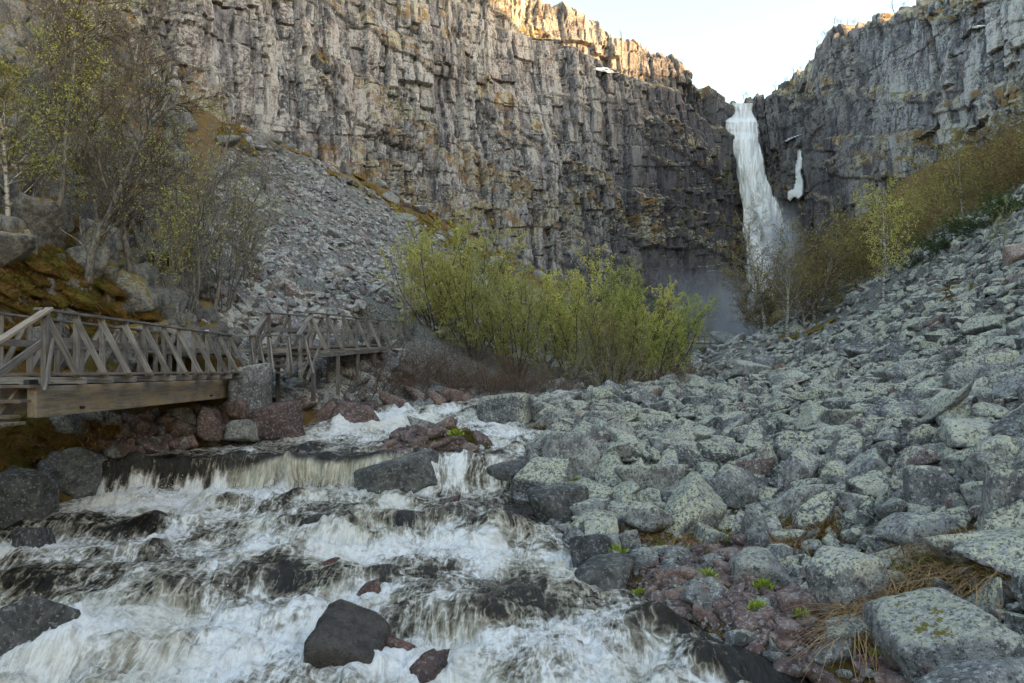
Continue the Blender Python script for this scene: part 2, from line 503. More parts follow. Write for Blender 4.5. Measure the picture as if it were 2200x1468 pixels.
def build_river():
    ys = np.geomspace(6.3, 46, 430)
    # extra rows across the ledge
    ys = np.sort(np.concatenate([ys, np.linspace(16.2, 17.1, 50)]))
    ts = np.linspace(-1.35, .62, 560)
    Yg, T = np.meshgrid(ys, ts, indexing='ij')
    Xg = T * np.minimum(Yg, 22 + .35 * (Yg - 22).clip(0)) * .84
    Xg = np.where(Yg > 22, Xg + 0, Xg)
    L, Rr = river_edge(Yg)
    W, fo, Tf = river_surface(Xg, Yg)
    ly = ledge_y(Xg)
    led = sstep(-2.2, -3.6, Xg)
    base = .37 + 1.15 * (fbm2(Xg * .9 + 3, Yg * .6, 4, 81) - .5) + .5 * (fbm2(Xg * 2.6, Yg * 1.5, 3, 82) - .5)
    d = ly - Yg
    foam = base + fo
    foam += led * (.55 * sstep(.05, .5, d) * (1 - sstep(1.3, 2.6, d)) - .62 * sstep(-1.5, -.6, d) * (1 - sstep(-.06, .10, d)))
    onface = led * sstep(-.05, .05, d) * (1 - sstep(.12, .3, d))
    foam += onface * (.25 + (1.3 * (noise2(Xg * 6.5, 0, 84) - .45) + .7 * (noise2(Xg * 17, 0, 85) - .5)) * sstep(-5.4, -6.6, Xg))
    foam += .28 * sstep(13.0, 12.4, Yg) * sstep(11.2, 12.0, Yg) + .22 * sstep(10.2, 9.7, Yg) * sstep(8.2, 9.0, Yg)
    foam += .24 * sstep(19.5, 21.0, Yg) * sstep(-6.6, -5.6, Xg)
    foam -= .42 * sstep(1.3, 2.2, Xg) * sstep(11, 9.8, Yg)
    foam -= .30 * sstep(-5.4, -6.6, Xg) * sstep(12.6, 12.0, Yg) * sstep(10.0, 10.7, Yg)
    foam -= .25 * sstep(-.7, .2, Xg) * sstep(13.5, 14.2, Yg) * sstep(17, 16, Yg)
    # a fringe of froth where water laps at the banks
    # choppy relief
    st = fbm2(Tf * 3.4, (Yg + W) * 1.15, 4, 91) - .5
    W = W + st * .13
    fr = fbm2(Xg * 10, Yg * 7.0, 3, 95, .62) - .5
    rid = 1 - np.abs(2 * noise2(Xg * 4.2 + st * 3, Yg * 3.1, 97) - 1)
    ff = np.clip(foam, 0, 1)
    W = W + fr * .11 * ff + (rid ** 3 - .25) * .08 * sstep(.35, .9, ff)
    W = W + .04 * onface * (noise2(Xg * 9, 0, 98) - .5)
    # curtain streaks become strands
    Xw = Xg + 0
    Yw = Yg - .10 * onface * (noise2(Xg * 7, 0, 99) - .2) - .09 * onface * (noise2(Xg * 19, 3.3, 89) - .3)
    steep = np.abs(np.gradient(W, axis=0) / np.gradient(Yg, axis=0))
    for _ in range(3):
        pd = np.pad(steep, 2, mode='edge'); steep = (pd[2:-2, 2:-2] * 2 + pd[:-4, 2:-2] + pd[4:, 2:-2] + pd[2:-2, :-4] + pd[2:-2, 4:]) / 6
    steep = sstep(.22, .85, steep)
    V = np.stack([Xw, Yw, W], -1).reshape(-1, 3)
    Fc = grid_faces(len(ys), len(ts))
    inside = ((Xg > L - .9) & (Xg < Rr + .9)).ravel()
    keep = inside[Fc].any(1)
    Fc = Fc[keep]
    used = np.unique(Fc); remap = np.full(len(V), -1); remap[used] = np.arange(len(used))
    flow = np.stack([Tf, Yg + 1.0 * W, 0 * W], -1).reshape(-1, 3)
    me = mesh_np('river', V[used], remap[Fc], True, {'foam': foam.ravel()[used], 'flow': flow[used], 'steep': steep.ravel()[used], 'face': (onface * sstep(-6.6, -5.9, Xg)).ravel()[used]})
    return tag(link('river', me, mat_water('rapids_water')), kind='structure')

def mat_water(name):
    m = Mt(name, .1, .5)
    fl = m.attr('flow', 'Vector'); fo = m.attr('foam'); p = m.pos()
    warp = m.n('ShaderNodeVectorMath', operation='MULTIPLY_ADD')
    m.put(warp.inputs[0], m.noise(fl, 1.6, 3, .5, out='Color')); warp.inputs[1].default_value = (.10, .22, 0); m.put(warp.inputs[2], fl)
    fw = warp.outputs[0]
    s1 = m.noise(m.vec(fw, (8.0, .75, 1)), 1.0, 6, .68)
    s2 = m.noise(m.vec(fw, (26, 1.7, 1)), 1.0, 4, .6)
    s3 = m.noise(m.vec(p, (1, 1, 1)), 8.5, 6, .7, .8)
    s4 = m.noise(m.vec(fw, (3.2, .9, 1)), 1.0, 3, .6)
    s = m.add(m.add(m.mul(s1, .62), m.mul(s2, .42)), m.add(m.mul(s3, .42), m.mul(s4, .5)))     # mean about .98
    si = m.noise(m.vec(p, (.8, 1.0, 1.0)), 4.2, 6, .66, 1.6)
    sf = m.add(m.add(m.mul(si, 1.0), m.mul(s3, .55)), m.add(m.mul(s2, .16), m.mul(s4, .25)))
    mxs = m.n('ShaderNodeMix', data_type='FLOAT'); m.put(mxs.inputs[0], m.attr('steep')); m.put(mxs.inputs[2], sf); m.put(mxs.inputs[3], s); s = mxs.outputs[0]
    ln = m.math('POWER', m.math('SUBTRACT', 1.0, m.math('ABSOLUTE', m.math('SUBTRACT', m.mul(m.noise(m.vec(fw, (5.5, 1.1, 1), (4, 2, 0)), 1.0, 3, .6), 2.0), 1.0))), 14.0)
    v = m.add(m.add(fo, m.mul(ln, .45)), m.mul(m.math('SUBTRACT', s, .98), 2.1))
    f = m.rng(v, .08, 1.22, smooth=False)
    col = m.ramp(f, [(0, (.008, .006, .004)), (.18, (.026, .020, .012)), (.36, (.115, .098, .07)), (.56, (.33, .31, .265)), (.78, (.62, .61, .585)), (1, (.84, .84, .835))])
    cream = m.mix(f, (.08, .065, .034), (.62, .57, .43))
    cm = m.rng(m.noise(p, .55, 3, .5), .45, .62)
    col = m.mix(m.mul(cm, m.rng(f, .2, .5, 0, .45)), col, cream)
    col = m.mix(m.mul(m.attr('face'), .8), col, m.mix(m.rng(m.add(m.mul(s1, .5), m.mul(s2, .5)), .35, .65), (.30, .27, .17), (.68, .65, .53)))
    thr = m.add(m.mul(m.noise(m.vec(fw, (40, 2.6, 1)), 1.0, 3, .65), m.attr('steep')), m.mul(m.noise(p, 15, 4, .65, .8), m.math('SUBTRACT', 1.0, m.attr('steep'))))
    lump = m.noise(p, 5.5, 4, .6)
    col = m.mix(m.mul(m.rng(m.add(m.mul(thr, .6), m.mul(lump, .4)), .56, .38), .55), col, m.mix(1.0, col, (.50, .48, .44), 'MULTIPLY'))
    h = m.add(m.mul(s1, .5), m.add(m.mul(s2, .3), m.mul(s3, .45)))
    fine = m.noise(p, 42, 4, .7)
    h2 = m.add(h, m.mul(m.mul(fine, f), .35))
    m.set(col, m.rng(f, .05, .6, .07, .75), m.bump(h2, .8, .07), m.rng(f, .2, .8, .32, .12))
    return m.m
build_river()

def build_far_river():
    ys = np.geomspace(44, 130, 220); ts = np.linspace(-.25, 1.25, 50)
    Yg, T = np.meshgrid(ys, ts, indexing='ij'); L, Rr = river_edge(Yg)
    Xg = L + (Rr - L) * T
    W = water_base(Xg, Yg) + .5 * (fbm2(Xg * .9, Yg * .5, 3, 141) - .5)
    foam = .62 + .8 * (fbm2(Xg * .8, Yg * .35, 3, 142) - .5)
    V = np.stack([Xg, Yg, W], -1).reshape(-1, 3)
    fl = np.stack([Xg * .5, (Yg + W) * .5, 0 * W], -1).reshape(-1, 3)
    me = mesh_np('river', V, grid_faces(len(ys), len(ts)), True, {'foam': foam.ravel(), 'flow': fl, 'face': 0 * foam.ravel(), 'steep': 0 * foam.ravel() + .2})
    tag(link('far_river', me, bpy.data.materials['rapids_water']), kind='structure')
build_far_river()

def build_spray():
    "droplets thrown up at the toes of the falls"
    rs = np.random.RandomState(7); pts = []
    for (hx, hy, rx, hh, ln) in HS:
        if hh < .12 or hy > 20 or hx > .9: continue
        n = int(45 * min(1, hh / .3)); 
        x = hx + rs.normal(size=n) * rx * .7; y = hy - ln * (1.0 + rs.rand(n) * 1.0)
        z = water_base(x, y) + .02 + rs.exponential(.07, n)
        pts.append(np.stack([x, y, z], 1))
    n = 1500; x = rs.uniform(-8.6, -3.4, n); y = ledge_y(x) - .25 - rs.rand(n) * .4
    pts.append(np.stack([x, y, water_base(x, y) + rs.exponential(.08, n)], 1))
    p = np.concatenate(pts); n = len(p)
    r = rs.uniform(.003, .009, (n, 1, 1))
    t = np.array([[1, 1, 1], [1, -1, -1], [-1, 1, -1], [-1, -1, 1]], float)[None]
    q = rs.normal(size=(n, 3, 3)); q, _ = np.linalg.qr(q)
    V = p[:, None] + (t @ q) * r
    Fc = (np.arange(n) * 4)[:, None, None] + np.array([[0, 1, 2], [0, 3, 1], [0, 2, 3], [1, 3, 2]])[None]
    m = Mt('spray_drops', .3, .5); m.set((.7, .71, .72))
    tag(link('spray', mesh_np('spray', V.reshape(-1, 3), Fc.reshape(-1, 3), False), m.m), kind='stuff')
build_spray()
# ------------------------------------------------------------------ cliffs
def cells(u, v, w, h, seed):
    "irregular jointed blocks: id hashes and distance to the nearest joint (metres)"
    a = u / w
    i = np.floor(a)
    fr = a - i
    b0 = .30 * (_hash(i, 0, 1, seed) - .5); b1 = 1 + .30 * (_hash(i + 1, 0, 1, seed) - .5)
    i = np.where(fr < b0, i - 1, np.where(fr > b1, i + 1, i))
    lo = i + .30 * (_hash(i, 0, 1, seed) - .5); hi = i + 1 + .30 * (_hash(i + 1, 0, 1, seed) - .5)
    du = np.minimum(a - lo, hi - a) * w
    hh = h * (.55 + 1.1 * _hash(i, 5, 2, seed))
    c = v / hh + 13.7 * _hash(i, 7, 3, seed)
    j = np.floor(c); fr = c - j
    b0 = .6 * (_hash(i, j, 4, seed) - .5); b1 = 1 + .6 * (_hash(i, j + 1, 4, seed) - .5)
    j = np.where(fr < b0, j - 1, np.where(fr > b1, j + 1, j))
    lo = j + .6 * (_hash(i, j, 4, seed) - .5); hi = j + 1 + .6 * (_hash(i, j + 1, 4, seed) - .5)
    dv = np.minimum(c - lo, hi - c) * hh
    return _hash(i, j, 11, seed), (i + 5000) * 10000 + j + 5000, np.minimum(du, dv), _hash(i, 0, 13, seed), du

def curtain(base, top, step_u, step_v, seed, amp=1.0, setback=None, tier=None, bottom=8.0, rim=14.0):
    "a rock wall between a foot line and a rim line, broken into jointed blocks"
    base = np.array(base, float); top = np.array(top, float)
    # resample along the wall
    mid = (base + top) / 2
    s = np.r_[0, np.cumsum(np.linalg.norm(np.diff(mid[:, :2], axis=0), axis=1))]
    nu = int(s[-1] / step_u) + 1
    su = np.linspace(0, s[-1], nu)
    B = np.stack([np.interp(su, s, base[:, k]) for k in range(3)], 1)
    T = np.stack([np.interp(su, s, top[:, k]) for k in range(3)], 1)
    B[:, 2] -= bottom
    H = np.mean(T[:, 2] - B[:, 2])
    nv = int(H / step_v) + 1
    t = np.linspace(0, 1, nv)
    tang = np.gradient(mid[:, :2], axis=0); 
    tg = np.stack([np.interp(su, s, tang[:, k]) for k in range(2)], 1)
    ker = np.ones(41) / 41
    for k in range(2): tg[:, k] = np.convolve(np.pad(tg[:, k], 20, mode='edge'), ker, 'valid')
    tg /= np.linalg.norm(tg, axis=1, keepdims=True)
    nrm = np.stack([tg[:, 1], -tg[:, 0]], 1)           # faces the valley
    prof = t ** 1.0
    if tier is not None:
        t0, w = tier        # part of the set-back taken by a terrace at height t0
        prof = (1 - w) * t + w * sstep(t0 - .02, t0 + .02, t)
    tt = t[None, :]; pr = prof[None, :]
    X = B[:, 0:1] * (1 - pr) + T[:, 0:1] * pr
    Y = B[:, 1:2] * (1 - pr) + T[:, 1:2] * pr
    Z = B[:, 2:3] * (1 - tt) + T[:, 2:3] * tt
    U = np.broadcast_to(su[:, None], X.shape); Vv = Z
    wu = U + 1.6 * (fbm2(U * .12, Vv * .06, 3, seed) - .5) + .10 * (Vv - 40)
    wv = Vv + 2.0 * (fbm2(U * .07, Vv * .09, 3, seed + 5) - .5) - .12 * U
    big = fbm2(wu * .055, wv * .012, 3, seed + 9)
    but = 1 - np.abs(2 * big - 1)
    ra, rb, e1, rcl, du1 = cells(wu, wv, 8.5, 22, seed + 20)
    rc, rd, e2, rcol, du2 = cells(wu + 3, wv, 2.7, 7.5, seed + 21)
    re, rf, e3, _, du3 = cells(wu * 1.02 + 7 + .3 * noise2(U * .6, Vv * .6, seed), wv, 1.15, 2.8, seed + 22)
    rg, rh, e4, _, _ = cells(wu + 1, wv, .5, .9, seed + 23)
    m2 = .25 + 1.1 * sstep(.35, .62, fbm2(U * .06, Vv * .05, 3, seed + 39))
    m3 = .15 + 1.2 * sstep(.40, .60, fbm2(U * .10 + 9, Vv * .08, 3, seed + 40))
    bed = _hash(np.floor((wv + 3 * noise2(U * .05, Vv * .05, seed + 44)) / 5.5), np.floor(wu / 21), 3, seed + 45)
    D = 5.5 * (but - .5) + 2.0 * (ra - .5) + 1.5 * (rc - .5) * m2 + .75 * (re - .5) * m3 + .22 * (rg - .5) * m3 + .6 * (bed - .5)
    D += 1.0 * (fbm2(U * .30, Vv * .16, 4, seed + 41) - .5)
    ck = sstep(.40, .55, noise2(U * .03, Vv * .05, seed + 46))
    D -= (.55 * sstep(.16, 0, e2) * m2 + .30 * sstep(.12, 0, e3) * m3) + 1.3 * sstep(.45, 0, du1) * ck + .6 * sstep(.2, 0, du2) * (1 - ck)
    # slanting ramps where growth has taken hold
    gr = fbm2((wv + .42 * wu) * .15, wu * .030 + 5, 3, seed + 47)
    growth = sstep(.53, .64, gr) * sstep(.36, .55, fbm2(U * .35, Vv * .35, 3, seed + 48))
    D += .7 * sstep(.52, .60, gr)
    fade = sstep(1.0, .97, tt) * .7 + .3
    D = D * amp * fade
    # ragged rim
    Z = Z + sstep(.9, 1.0, tt) * (2.6 * (rc - .5) + 2.0 * (ra - .5) + 1.0 * (re - .5)) * 1.1
    X = X + nrm[:, 0:1] * D; Y = Y + nrm[:, 1:2] * D
    # plateau going back from the rim
    nr = 8
    back = np.linspace(0, rim, nr + 1)[1:]
    Xb = X[:, -1:] - nrm[:, 0:1] * back; Yb = Y[:, -1:] - nrm[:, 1:2] * back
    Zb = Z[:, -1:] + .08 * back - .25 * sstep(0, 1.5, back) + .8 * (fbm2(U[:, :1] * .5 + 0 * back, back * .5 + 0 * U[:, :1], 3, seed + 55) - .5)
    X = np.hstack([X, Xb]); Y = np.hstack([Y, Yb]); Z = np.hstack([Z, Zb])
    pad = lambda a, v: np.hstack([a, np.full((len(a), nr), v)])
    attrs = {'tone': pad(rc, .5).ravel(), 'tone2': pad(re, .5).ravel(), 'colr': pad(rcol, .3).ravel(), 'joint': np.minimum(np.minimum(pad(e2, 1), pad(e3, 1)), 1).ravel(),
             'blk': pad(ra, .5).ravel(), 'growth': pad(growth, .9).ravel()}
    V = np.stack([X, Y, Z], -1).reshape(-1, 3)
    Fc = grid_faces(nu, nv + nr)
    info = dict(key=pad(rd, -1).ravel())
    return V, Fc, attrs, info

def mat_cliff(name, seed=0., wetpos=None, lich=1.0, objtone=False):
    m = Mt(name, .9, .2)
    p = m.pos()
    t1 = m.attr('tone'); t2 = m.attr('tone2'); cr = m.attr('colr'); jt = m.attr('joint'); bk = m.attr('blk')
    if objtone:
        r = m.rnd(); t1 = r; t2 = m.math('FRACT', m.mul(r, 5.7)); cr = m.math('FRACT', m.mul(r, 9.3)); bk = m.math('FRACT', m.mul(r, 3.3)); jt = 1.0
    ps = m.vec(p, (1, 1, .45), (seed, 0, 0))
    n1 = m.noise(ps, .09, 4, .6); n2 = m.noise(ps, .55, 4, .65); n3 = m.noise(p, 2.2, 4, .7); n4 = m.noise(p, 6.5, 3, .65)
    col = m.mix(m.rng(m.add(m.mul(n2, .6), m.mul(n3, .4)), .38, .60), (.080, .082, .092), (.310, .312, .330))
    pink = m.mix(n3, (.20, .14, .135), (.44, .335, .315))
    col = m.mix(m.mul(m.rng(m.add(m.mul(t1, .6), m.mul(n1, .7)), .70, .86), .5), col, pink)
    col = m.mix(m.rng(t2, 0, 1, 0, 1), m.mix(1.0, col, (.68, .68, .71), 'MULTIPLY'), m.mix(1.0, col, (1.25, 1.24, 1.2), 'MULTIPLY'))
    lf = m.add(m.add(m.mul(n1, .6), m.mul(n2, .5)), m.add(m.mul(n3, .8), m.mul(t1, .25)))
    lf = m.mul(m.rng(lf, 1.07, 1.19), m.rng(n4, .36, .54, .25, 1))
    col = m.mix(m.mul(lf, .78 * lich), col, m.mix(n4, (.40, .415, .405), (.66, .68, .665)))
    sv = m.noise(m.vec(p, (1, 1, .07)), .8, 4, .6)
    col = m.mix(m.mul(m.rng(sv, .54, .68), .65), col, (.055, .05, .052))
    col = m.mix(m.mul(m.rng(m.noise(m.vec(p, (1, 1, .25)), .3, 3, .6), .62, .72), .35), col, (.36, .20, .08))
    col = m.mix(m.mul(m.rng(n4, .56, .64), .55), col, (.06, .055, .055))
    if wetpos is not None:
        dv = m.n('ShaderNodeVectorMath', operation='DISTANCE'); m.put(dv.inputs[0], m.vec(p, (1, 1, .55))); dv.inputs[1].default_value = wetpos
        wf = m.mul(m.rng(m.add(dv.outputs['Value'], m.mul(m.math('SUBTRACT', n1, .5), 40)), 66, 20), .85)
        col = m.mix(wf, col, m.mix(n3, (.032, .030, .037), (.115, .105, .118)))
    # growth on ledges
    nz = m.normal_z()
    gw = m.add(m.mul(nz, .75), m.mul(m.attr('growth'), .42)) if not objtone else m.mul(nz, .9)
    gf = m.rng(m.add(gw, m.mul(m.math('SUBTRACT', n3, .5), 1.1)), .40, .58)
    straw = m.mix(n4, (.28, .26, .18), (.52, .495, .38)); brown = m.mix(n4, (.13, .075, .022), (.33, .19, .055)); olive = m.mix(n4, (.09, .085, .025), (.22, .20, .06))
    gcol = m.mix(m.rng(m.noise(p, .35, 4, .7), .44, .56), brown, straw)
    gcol = m.mix(m.rng(n1, .56, .64), gcol, olive)
    col = m.mix(m.mul(gf, .9), col, gcol)
    if not objtone:
        col = m.mix(m.rng(jt, .10, .02, 0, .55), col, (.035, .03, .03))
    h = m.add(m.mul(n3, .6), m.mul(n4, .35))
    m.set(col, .9, m.bump(h, .8, .35))
    return m.m

LB = [(-75, 60, 30), (-52, 80, 32), P(480, 255, 108), P(640, 300, 122), P(800, 360, 136), P(950, 480, 150), P(1080, 540, 160),
      P(1200, 580, 170), P(1330, 660, 180), P(1450, 740, 188), P(1545, 745, 197), P(1612, 745, 206)]
LT = [(-88, 74, 92), (-64, 96, 102), P(440, -300, 124), P(640, -230, 138), P(840, -170, 152), P(985, -80, 164), P(1085, -8, 176),
      P(1190, 12, 187), P(1320, 88, 198), P(1442, 118, 205), P(1500, 196, 210), P(1572, 226, 216)]
WETP = (58, 198, 12)
V, Fc, A, LI = curtain(LB, LT, .30, .30, 100, 1.0, tier=(.86, .30))
mc_left = mat_cliff('cliff_rock_left', 0, WETP)

def build_cliff(name, V, Fc, A, key, mat):
    "the wall as one body, its 300 most visible jointed blocks as pieces of their own"
    fk = key[Fc[:, 0]].astype(np.int64)
    c = V[Fc].mean(1); px = CX + F * c[:, 0] / c[:, 1]; py = HY - F * c[:, 2] / c[:, 1]
    vis = (px > -20) & (px < 2220) & (py > -20) & (py < 760) & (fk >= 0)
    u, inv, cnt = np.unique(fk[vis], return_inverse=True, return_counts=True)
    wsum = np.bincount(inv, weights=1 / c[vis][:, 1] ** 2)
    big = u[np.argsort(-wsum)[:300]]
    isb = np.isin(fk, big)
    def sub(F_):
        used = np.unique(F_); mp = np.full(len(V), -1); mp[used] = np.arange(len(used))
        return V[used], mp[F_], {k: a[used] for k, a in A.items()}
    v, f, a = sub(Fc[~isb])
    root = tag(link(name, mesh_np(name, v, f, False, a), mat), kind='structure')
    order = np.argsort(fk[isb], kind='stable'); fb = Fc[isb][order]; kb = fk[isb][order]
    cut = np.flatnonzero(np.diff(kb)) + 1
    for part in np.split(fb, cut):
        v, f, a = sub(part)
        link('rock_block', mesh_np('rock_block', v, f, False, a), mat, root)
    return root
cliff_left = build_cliff('cliff_left', V, Fc, A, LI['key'], mc_left)

# right cliff with the corner beside the fall
RB = [P(1535, 745, 218), P(1600, 745, 217), P(1665, 740, 216), P(1735, 690, 206), P(1748, 600, 190), P(1800, 545, 180), P(1900, 460, 165), P(2050, 380, 142), P(2200, 300, 120), (98, 95, 40), (112, 60, 44), (125, 10, 40)]
RT = [P(1530, 232, 226), P(1572, 230, 226), P(1640, 208, 228), P(1700, 170, 226), P(1752, 125, 214), P(1795, 72, 198), P(1880, 36, 184), P(2010, 2, 160), P(2200, -60, 138), (112, 106, 92), (128, 68, 98), (142, 10, 100)]
V, Fc, A, RI = curtain(RB, RT, .34, .34, 300, 1.0, rim=14)
mc_right = mat_cliff('cliff_rock_right', 37, (60, 204, 14), 1.2)
cliff_right = build_cliff('cliff_right', V, Fc, A, RI['key'], mc_right)

# the hill that carries on behind the right cliff and down the valley; it keeps the gorge in shade
def build_hill():
    ys = np.linspace(-220, 260, 97); xs = np.linspace(0, 1, 25)
    foot = np.interp(ys, [-220, 10, 60, 95, 120, 142, 165, 180, 206, 228, 260], [150, 146, 132, 116, 98, 100, 95, 92, 92, 88, 92])
    zf = np.interp(ys, [-220, 10, 60, 95, 120, 142, 165, 180, 206, 228, 260], [90, 97, 96, 90, 80, 76, 78, 79, 79, 76, 76])
    crest = np.interp(ys, [-220, 60, 110, 132, 142, 155, 170, 182, 194, 210, 260], [122, 122, 116, 107, 95.5, 91, 86.5, 86, 92, 92, 92])
    Yg, S = np.meshgrid(ys, xs, indexing='ij')
    X = foot[:, None] + S * 130
    k = sstep(0, .16, S)
    Z = (zf[:, None] - 3) * (1 - k) + crest[:, None] * k + 2 * (fbm2(X * .05, Yg * .05, 3, 700) - .5)
    V = np.stack([X, Yg, Z], -1).reshape(-1, 3)
    # a valley side below, where the cliff line leaves the picture
    me = mesh_np('hill', V, grid_faces(len(ys), len(xs)), True)
    m = Mt('heath', .95, .1); p = m.pos(); n = m.noise(p, .3, 6, .65)
    m.set(m.mix(n, (.05, .04, .02), (.17, .12, .06)), .95, m.bump(m.noise(p, 1.5, 5, .7), 1, .4))
    tag(link('hill', me, m.m), kind='structure')
    ys2 = np.linspace(-220, 74, 60)
    Yg, S = np.meshgrid(ys2, xs, indexing='ij')
    X = 62 + S * 90; Z = 16 + S ** 1.2 * 74 + 2 * (fbm2(X * .05, Yg * .05, 3, 701) - .5)
    V = np.stack([X, Yg, Z], -1).reshape(-1, 3)
    tag(link('valley_side', mesh_np('valley_side', V, grid_faces(len(ys2), len(xs)), True), m.m), kind='structure')
build_hill()
# ------------------------------------------------------------------ stones
_ico = {}
def ico(sub):
    if sub not in _ico:
        bm = bmesh.new(); bmesh.ops.create_icosphere(bm, subdivisions=sub, radius=1)
        bm.verts.ensure_lookup_table()
        _ico[sub] = (np.array([v.co[:] for v in bm.verts]), np.array([[v.index for v in f.verts] for f in bm.faces]))
        bm.free()
    return _ico[sub]

def rock_np(seed, sub=3, planes=13, k=22., rough=.05, box=True, jit=.3):
    "a stone broken along planes, edges worn; unit size, about 1 in radius"
    rg = np.random.RandomState(seed)
    D, Fc = ico(sub)
    n = rg.normal(size=(planes, 3))
    if box:
        a = np.array([[1, 0, 0], [-1, 0, 0], [0, 1, 0], [0, -1, 0], [0, 0, 1], [0, 0, -1]], float)
        n[:6] = a + rg.normal(size=(6, 3)) * jit
    n /= np.linalg.norm(n, axis=1, keepdims=True)
    d = rg.uniform(.72, 1.0, planes)
    if box:
        d[:6] = rg.uniform(.62, .85, 6)
    c = D @ n.T
    inv = np.clip(c, 1e-3, None) / d
    r = (inv ** k).sum(1) ** (-1 / k)
    Vv = D * r[:, None]
    o = seed * 7.7
    nn = fbm3(Vv[:, 0] * 2.2 + o, Vv[:, 1] * 2.2, Vv[:, 2] * 2.2, 4, seed) - .5
    n2 = np.abs(fbm3(Vv[:, 0] * 5 + o, Vv[:, 1] * 5, Vv[:, 2] * 5, 3, seed + 3) - .5)
    Vv = Vv * (1 + rough * 2 * nn - rough * 1.2 * n2)[:, None]
    return Vv, Fc

def rock_mesh(name, seed, sub=4, **kw):
    V, Fc = rock_np(seed, sub, **kw)
    return mesh_np(name, V, Fc, True)

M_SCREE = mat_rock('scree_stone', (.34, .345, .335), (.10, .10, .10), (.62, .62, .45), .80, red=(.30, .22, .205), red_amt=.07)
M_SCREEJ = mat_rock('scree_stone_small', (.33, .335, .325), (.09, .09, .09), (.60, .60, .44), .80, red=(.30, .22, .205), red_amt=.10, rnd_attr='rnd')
M_BOULDER = mat_rock('boulder_stone', (.35, .355, .345), (.12, .12, .12), (.62, .62, .47), .80)
M_GREY = mat_rock('bank_stone', (.30, .306, .298), (.115, .117, .116), (.46, .465, .36), .38)
M_MOSSY = mat_rock('mossy_stone', (.33, .335, .325), (.115, .116, .115), (.48, .485, .38), .45, moss=(0.193, 0.166, 0.028), moss_amt=.30)
M_DARK = mat_rock('dark_stone', (0.135, 0.135, 0.132), (0.047, 0.046, 0.045), (0.297, 0.297, 0.230), .25, spots=.28)
M_WET = mat_rock('wet_stone', (.060, .048, .040), (.016, .013, .011), (.09, .065, .035), .2, wet=1., spots=0.)
M_REDWET = mat_rock('wet_red_stone', (.13, .06, .045), (.045, .022, .018), (.15, .09, .06), .2, wet=1., spots=.2)
M_RED = mat_rock('red_stone', (.27, .185, .165), (.11, .072, .066), (.32, .28, .25), .25, spots=.4)
M_REDJ = mat_rock('red_stone_small', (.27, .185, .168), (.11, .072, .066), (.32, .29, .265), .3, red=(0.200, 0.206, 0.200), red_amt=.35, rnd_attr='rnd')
M_TALUS = mat_rock('talus_stone', (.40, .395, .39), (.14, .138, .138), (.66, .65, .56), .66, red=(0.325, 0.237, 0.225), red_amt=.12, scale=.55)
M_TALUSJ = mat_rock('talus_stone_small', (.40, .395, .39), (.14, .138, .138), (.66, .65, .56), .66, red=(0.325, 0.237, 0.225), red_amt=.14, rnd_attr='rnd', scale=.55)

def frame_from_normal(n, rot):
    z = Vector(n); q = z.to_track_quat('Z', 'Y')
    return (q.to_matrix() @ Matrix.Rotation(rot, 3, 'Z'))

PROTO = [rock_mesh('stone', 500 + i, 4, planes=10 + i % 5, k=90 + 20 * (i % 4), rough=.03 + .012 * (i % 3), jit=.26 + .07 * (i % 4)) for i in range(18)]
def hull_np(seed, n=16, flat=1.):
    rg = np.random.RandomState(seed)
    p = rg.normal(size=(n, 3)); p /= (np.abs(p) ** 4).sum(1, keepdims=True) ** .25
    p *= rg.uniform(.72, 1.05, (n, 1))
    bm = bmesh.new()
    for q in p: bm.verts.new(q)
    r = bmesh.ops.convex_hull(bm, input=bm.verts)
    bmesh.ops.delete(bm, geom=[v for v in bm.verts if not v.link_faces], context='VERTS')
    bmesh.ops.triangulate(bm, faces=bm.faces)
    bm.verts.index_update()
    V = np.array([v.co[:] for v in bm.verts]); Fc = np.array([[v.index for v in f.verts] for f in bm.faces]); bm.free()
    return V, Fc
LOWP = [hull_np(900 + i, 14) for i in range(24)]
LOWP_ = [rock_np(800 + i, 1, planes=11, k=40, rough=.05, jit=.3) for i in range(1)]
MIDP = [hull_np(940 + i, 22) for i in range(24)]

def join_rocks(items, bank):
    "items: (pos, 3x3 matrix incl. scale, rnd); one mesh of many small stones"
    Vs, Fs, Rn, off = [], [], [], 0
    for q, (p, M, r) in enumerate(items):
        v, f = bank[q % len(bank)]
        Vs.append(v @ np.array(M).T + p); Fs.append(f + off); Rn.append(np.full(len(v), r)); off += len(v)
    return np.concatenate(Vs), np.concatenate(Fs), np.concatenate(Rn)

class Darts:
    def __init__(s, cell=1.0): s.c = cell; s.g = {}
    def ok(s, x, y, r, k=.7):
        c = s.c; i0, j0 = int(x // c), int(y // c); m = int((r + 1.6) // c) + 1
        for i in range(i0 - m, i0 + m + 1):
            for j in range(j0 - m, j0 + m + 1):
                for (a, b, q) in s.g.get((i, j), ()):
                    if (a - x) ** 2 + (b - y) ** 2 < (k * (q + r)) ** 2: return False
        return True
    def put(s, x, y, r): s.g.setdefault((int(x // s.c), int(y // s.c)), []).append((x, y, r))

def to_px(x, y, z): return CX + F * x / y, HY - F * z / y

ON_GROUND = {4, 5, 6, 7, 8, 9, 10, 13, 14, 15, 16, 17, 19, 20, 21, 22, 23, 24, 25, 42, 43}
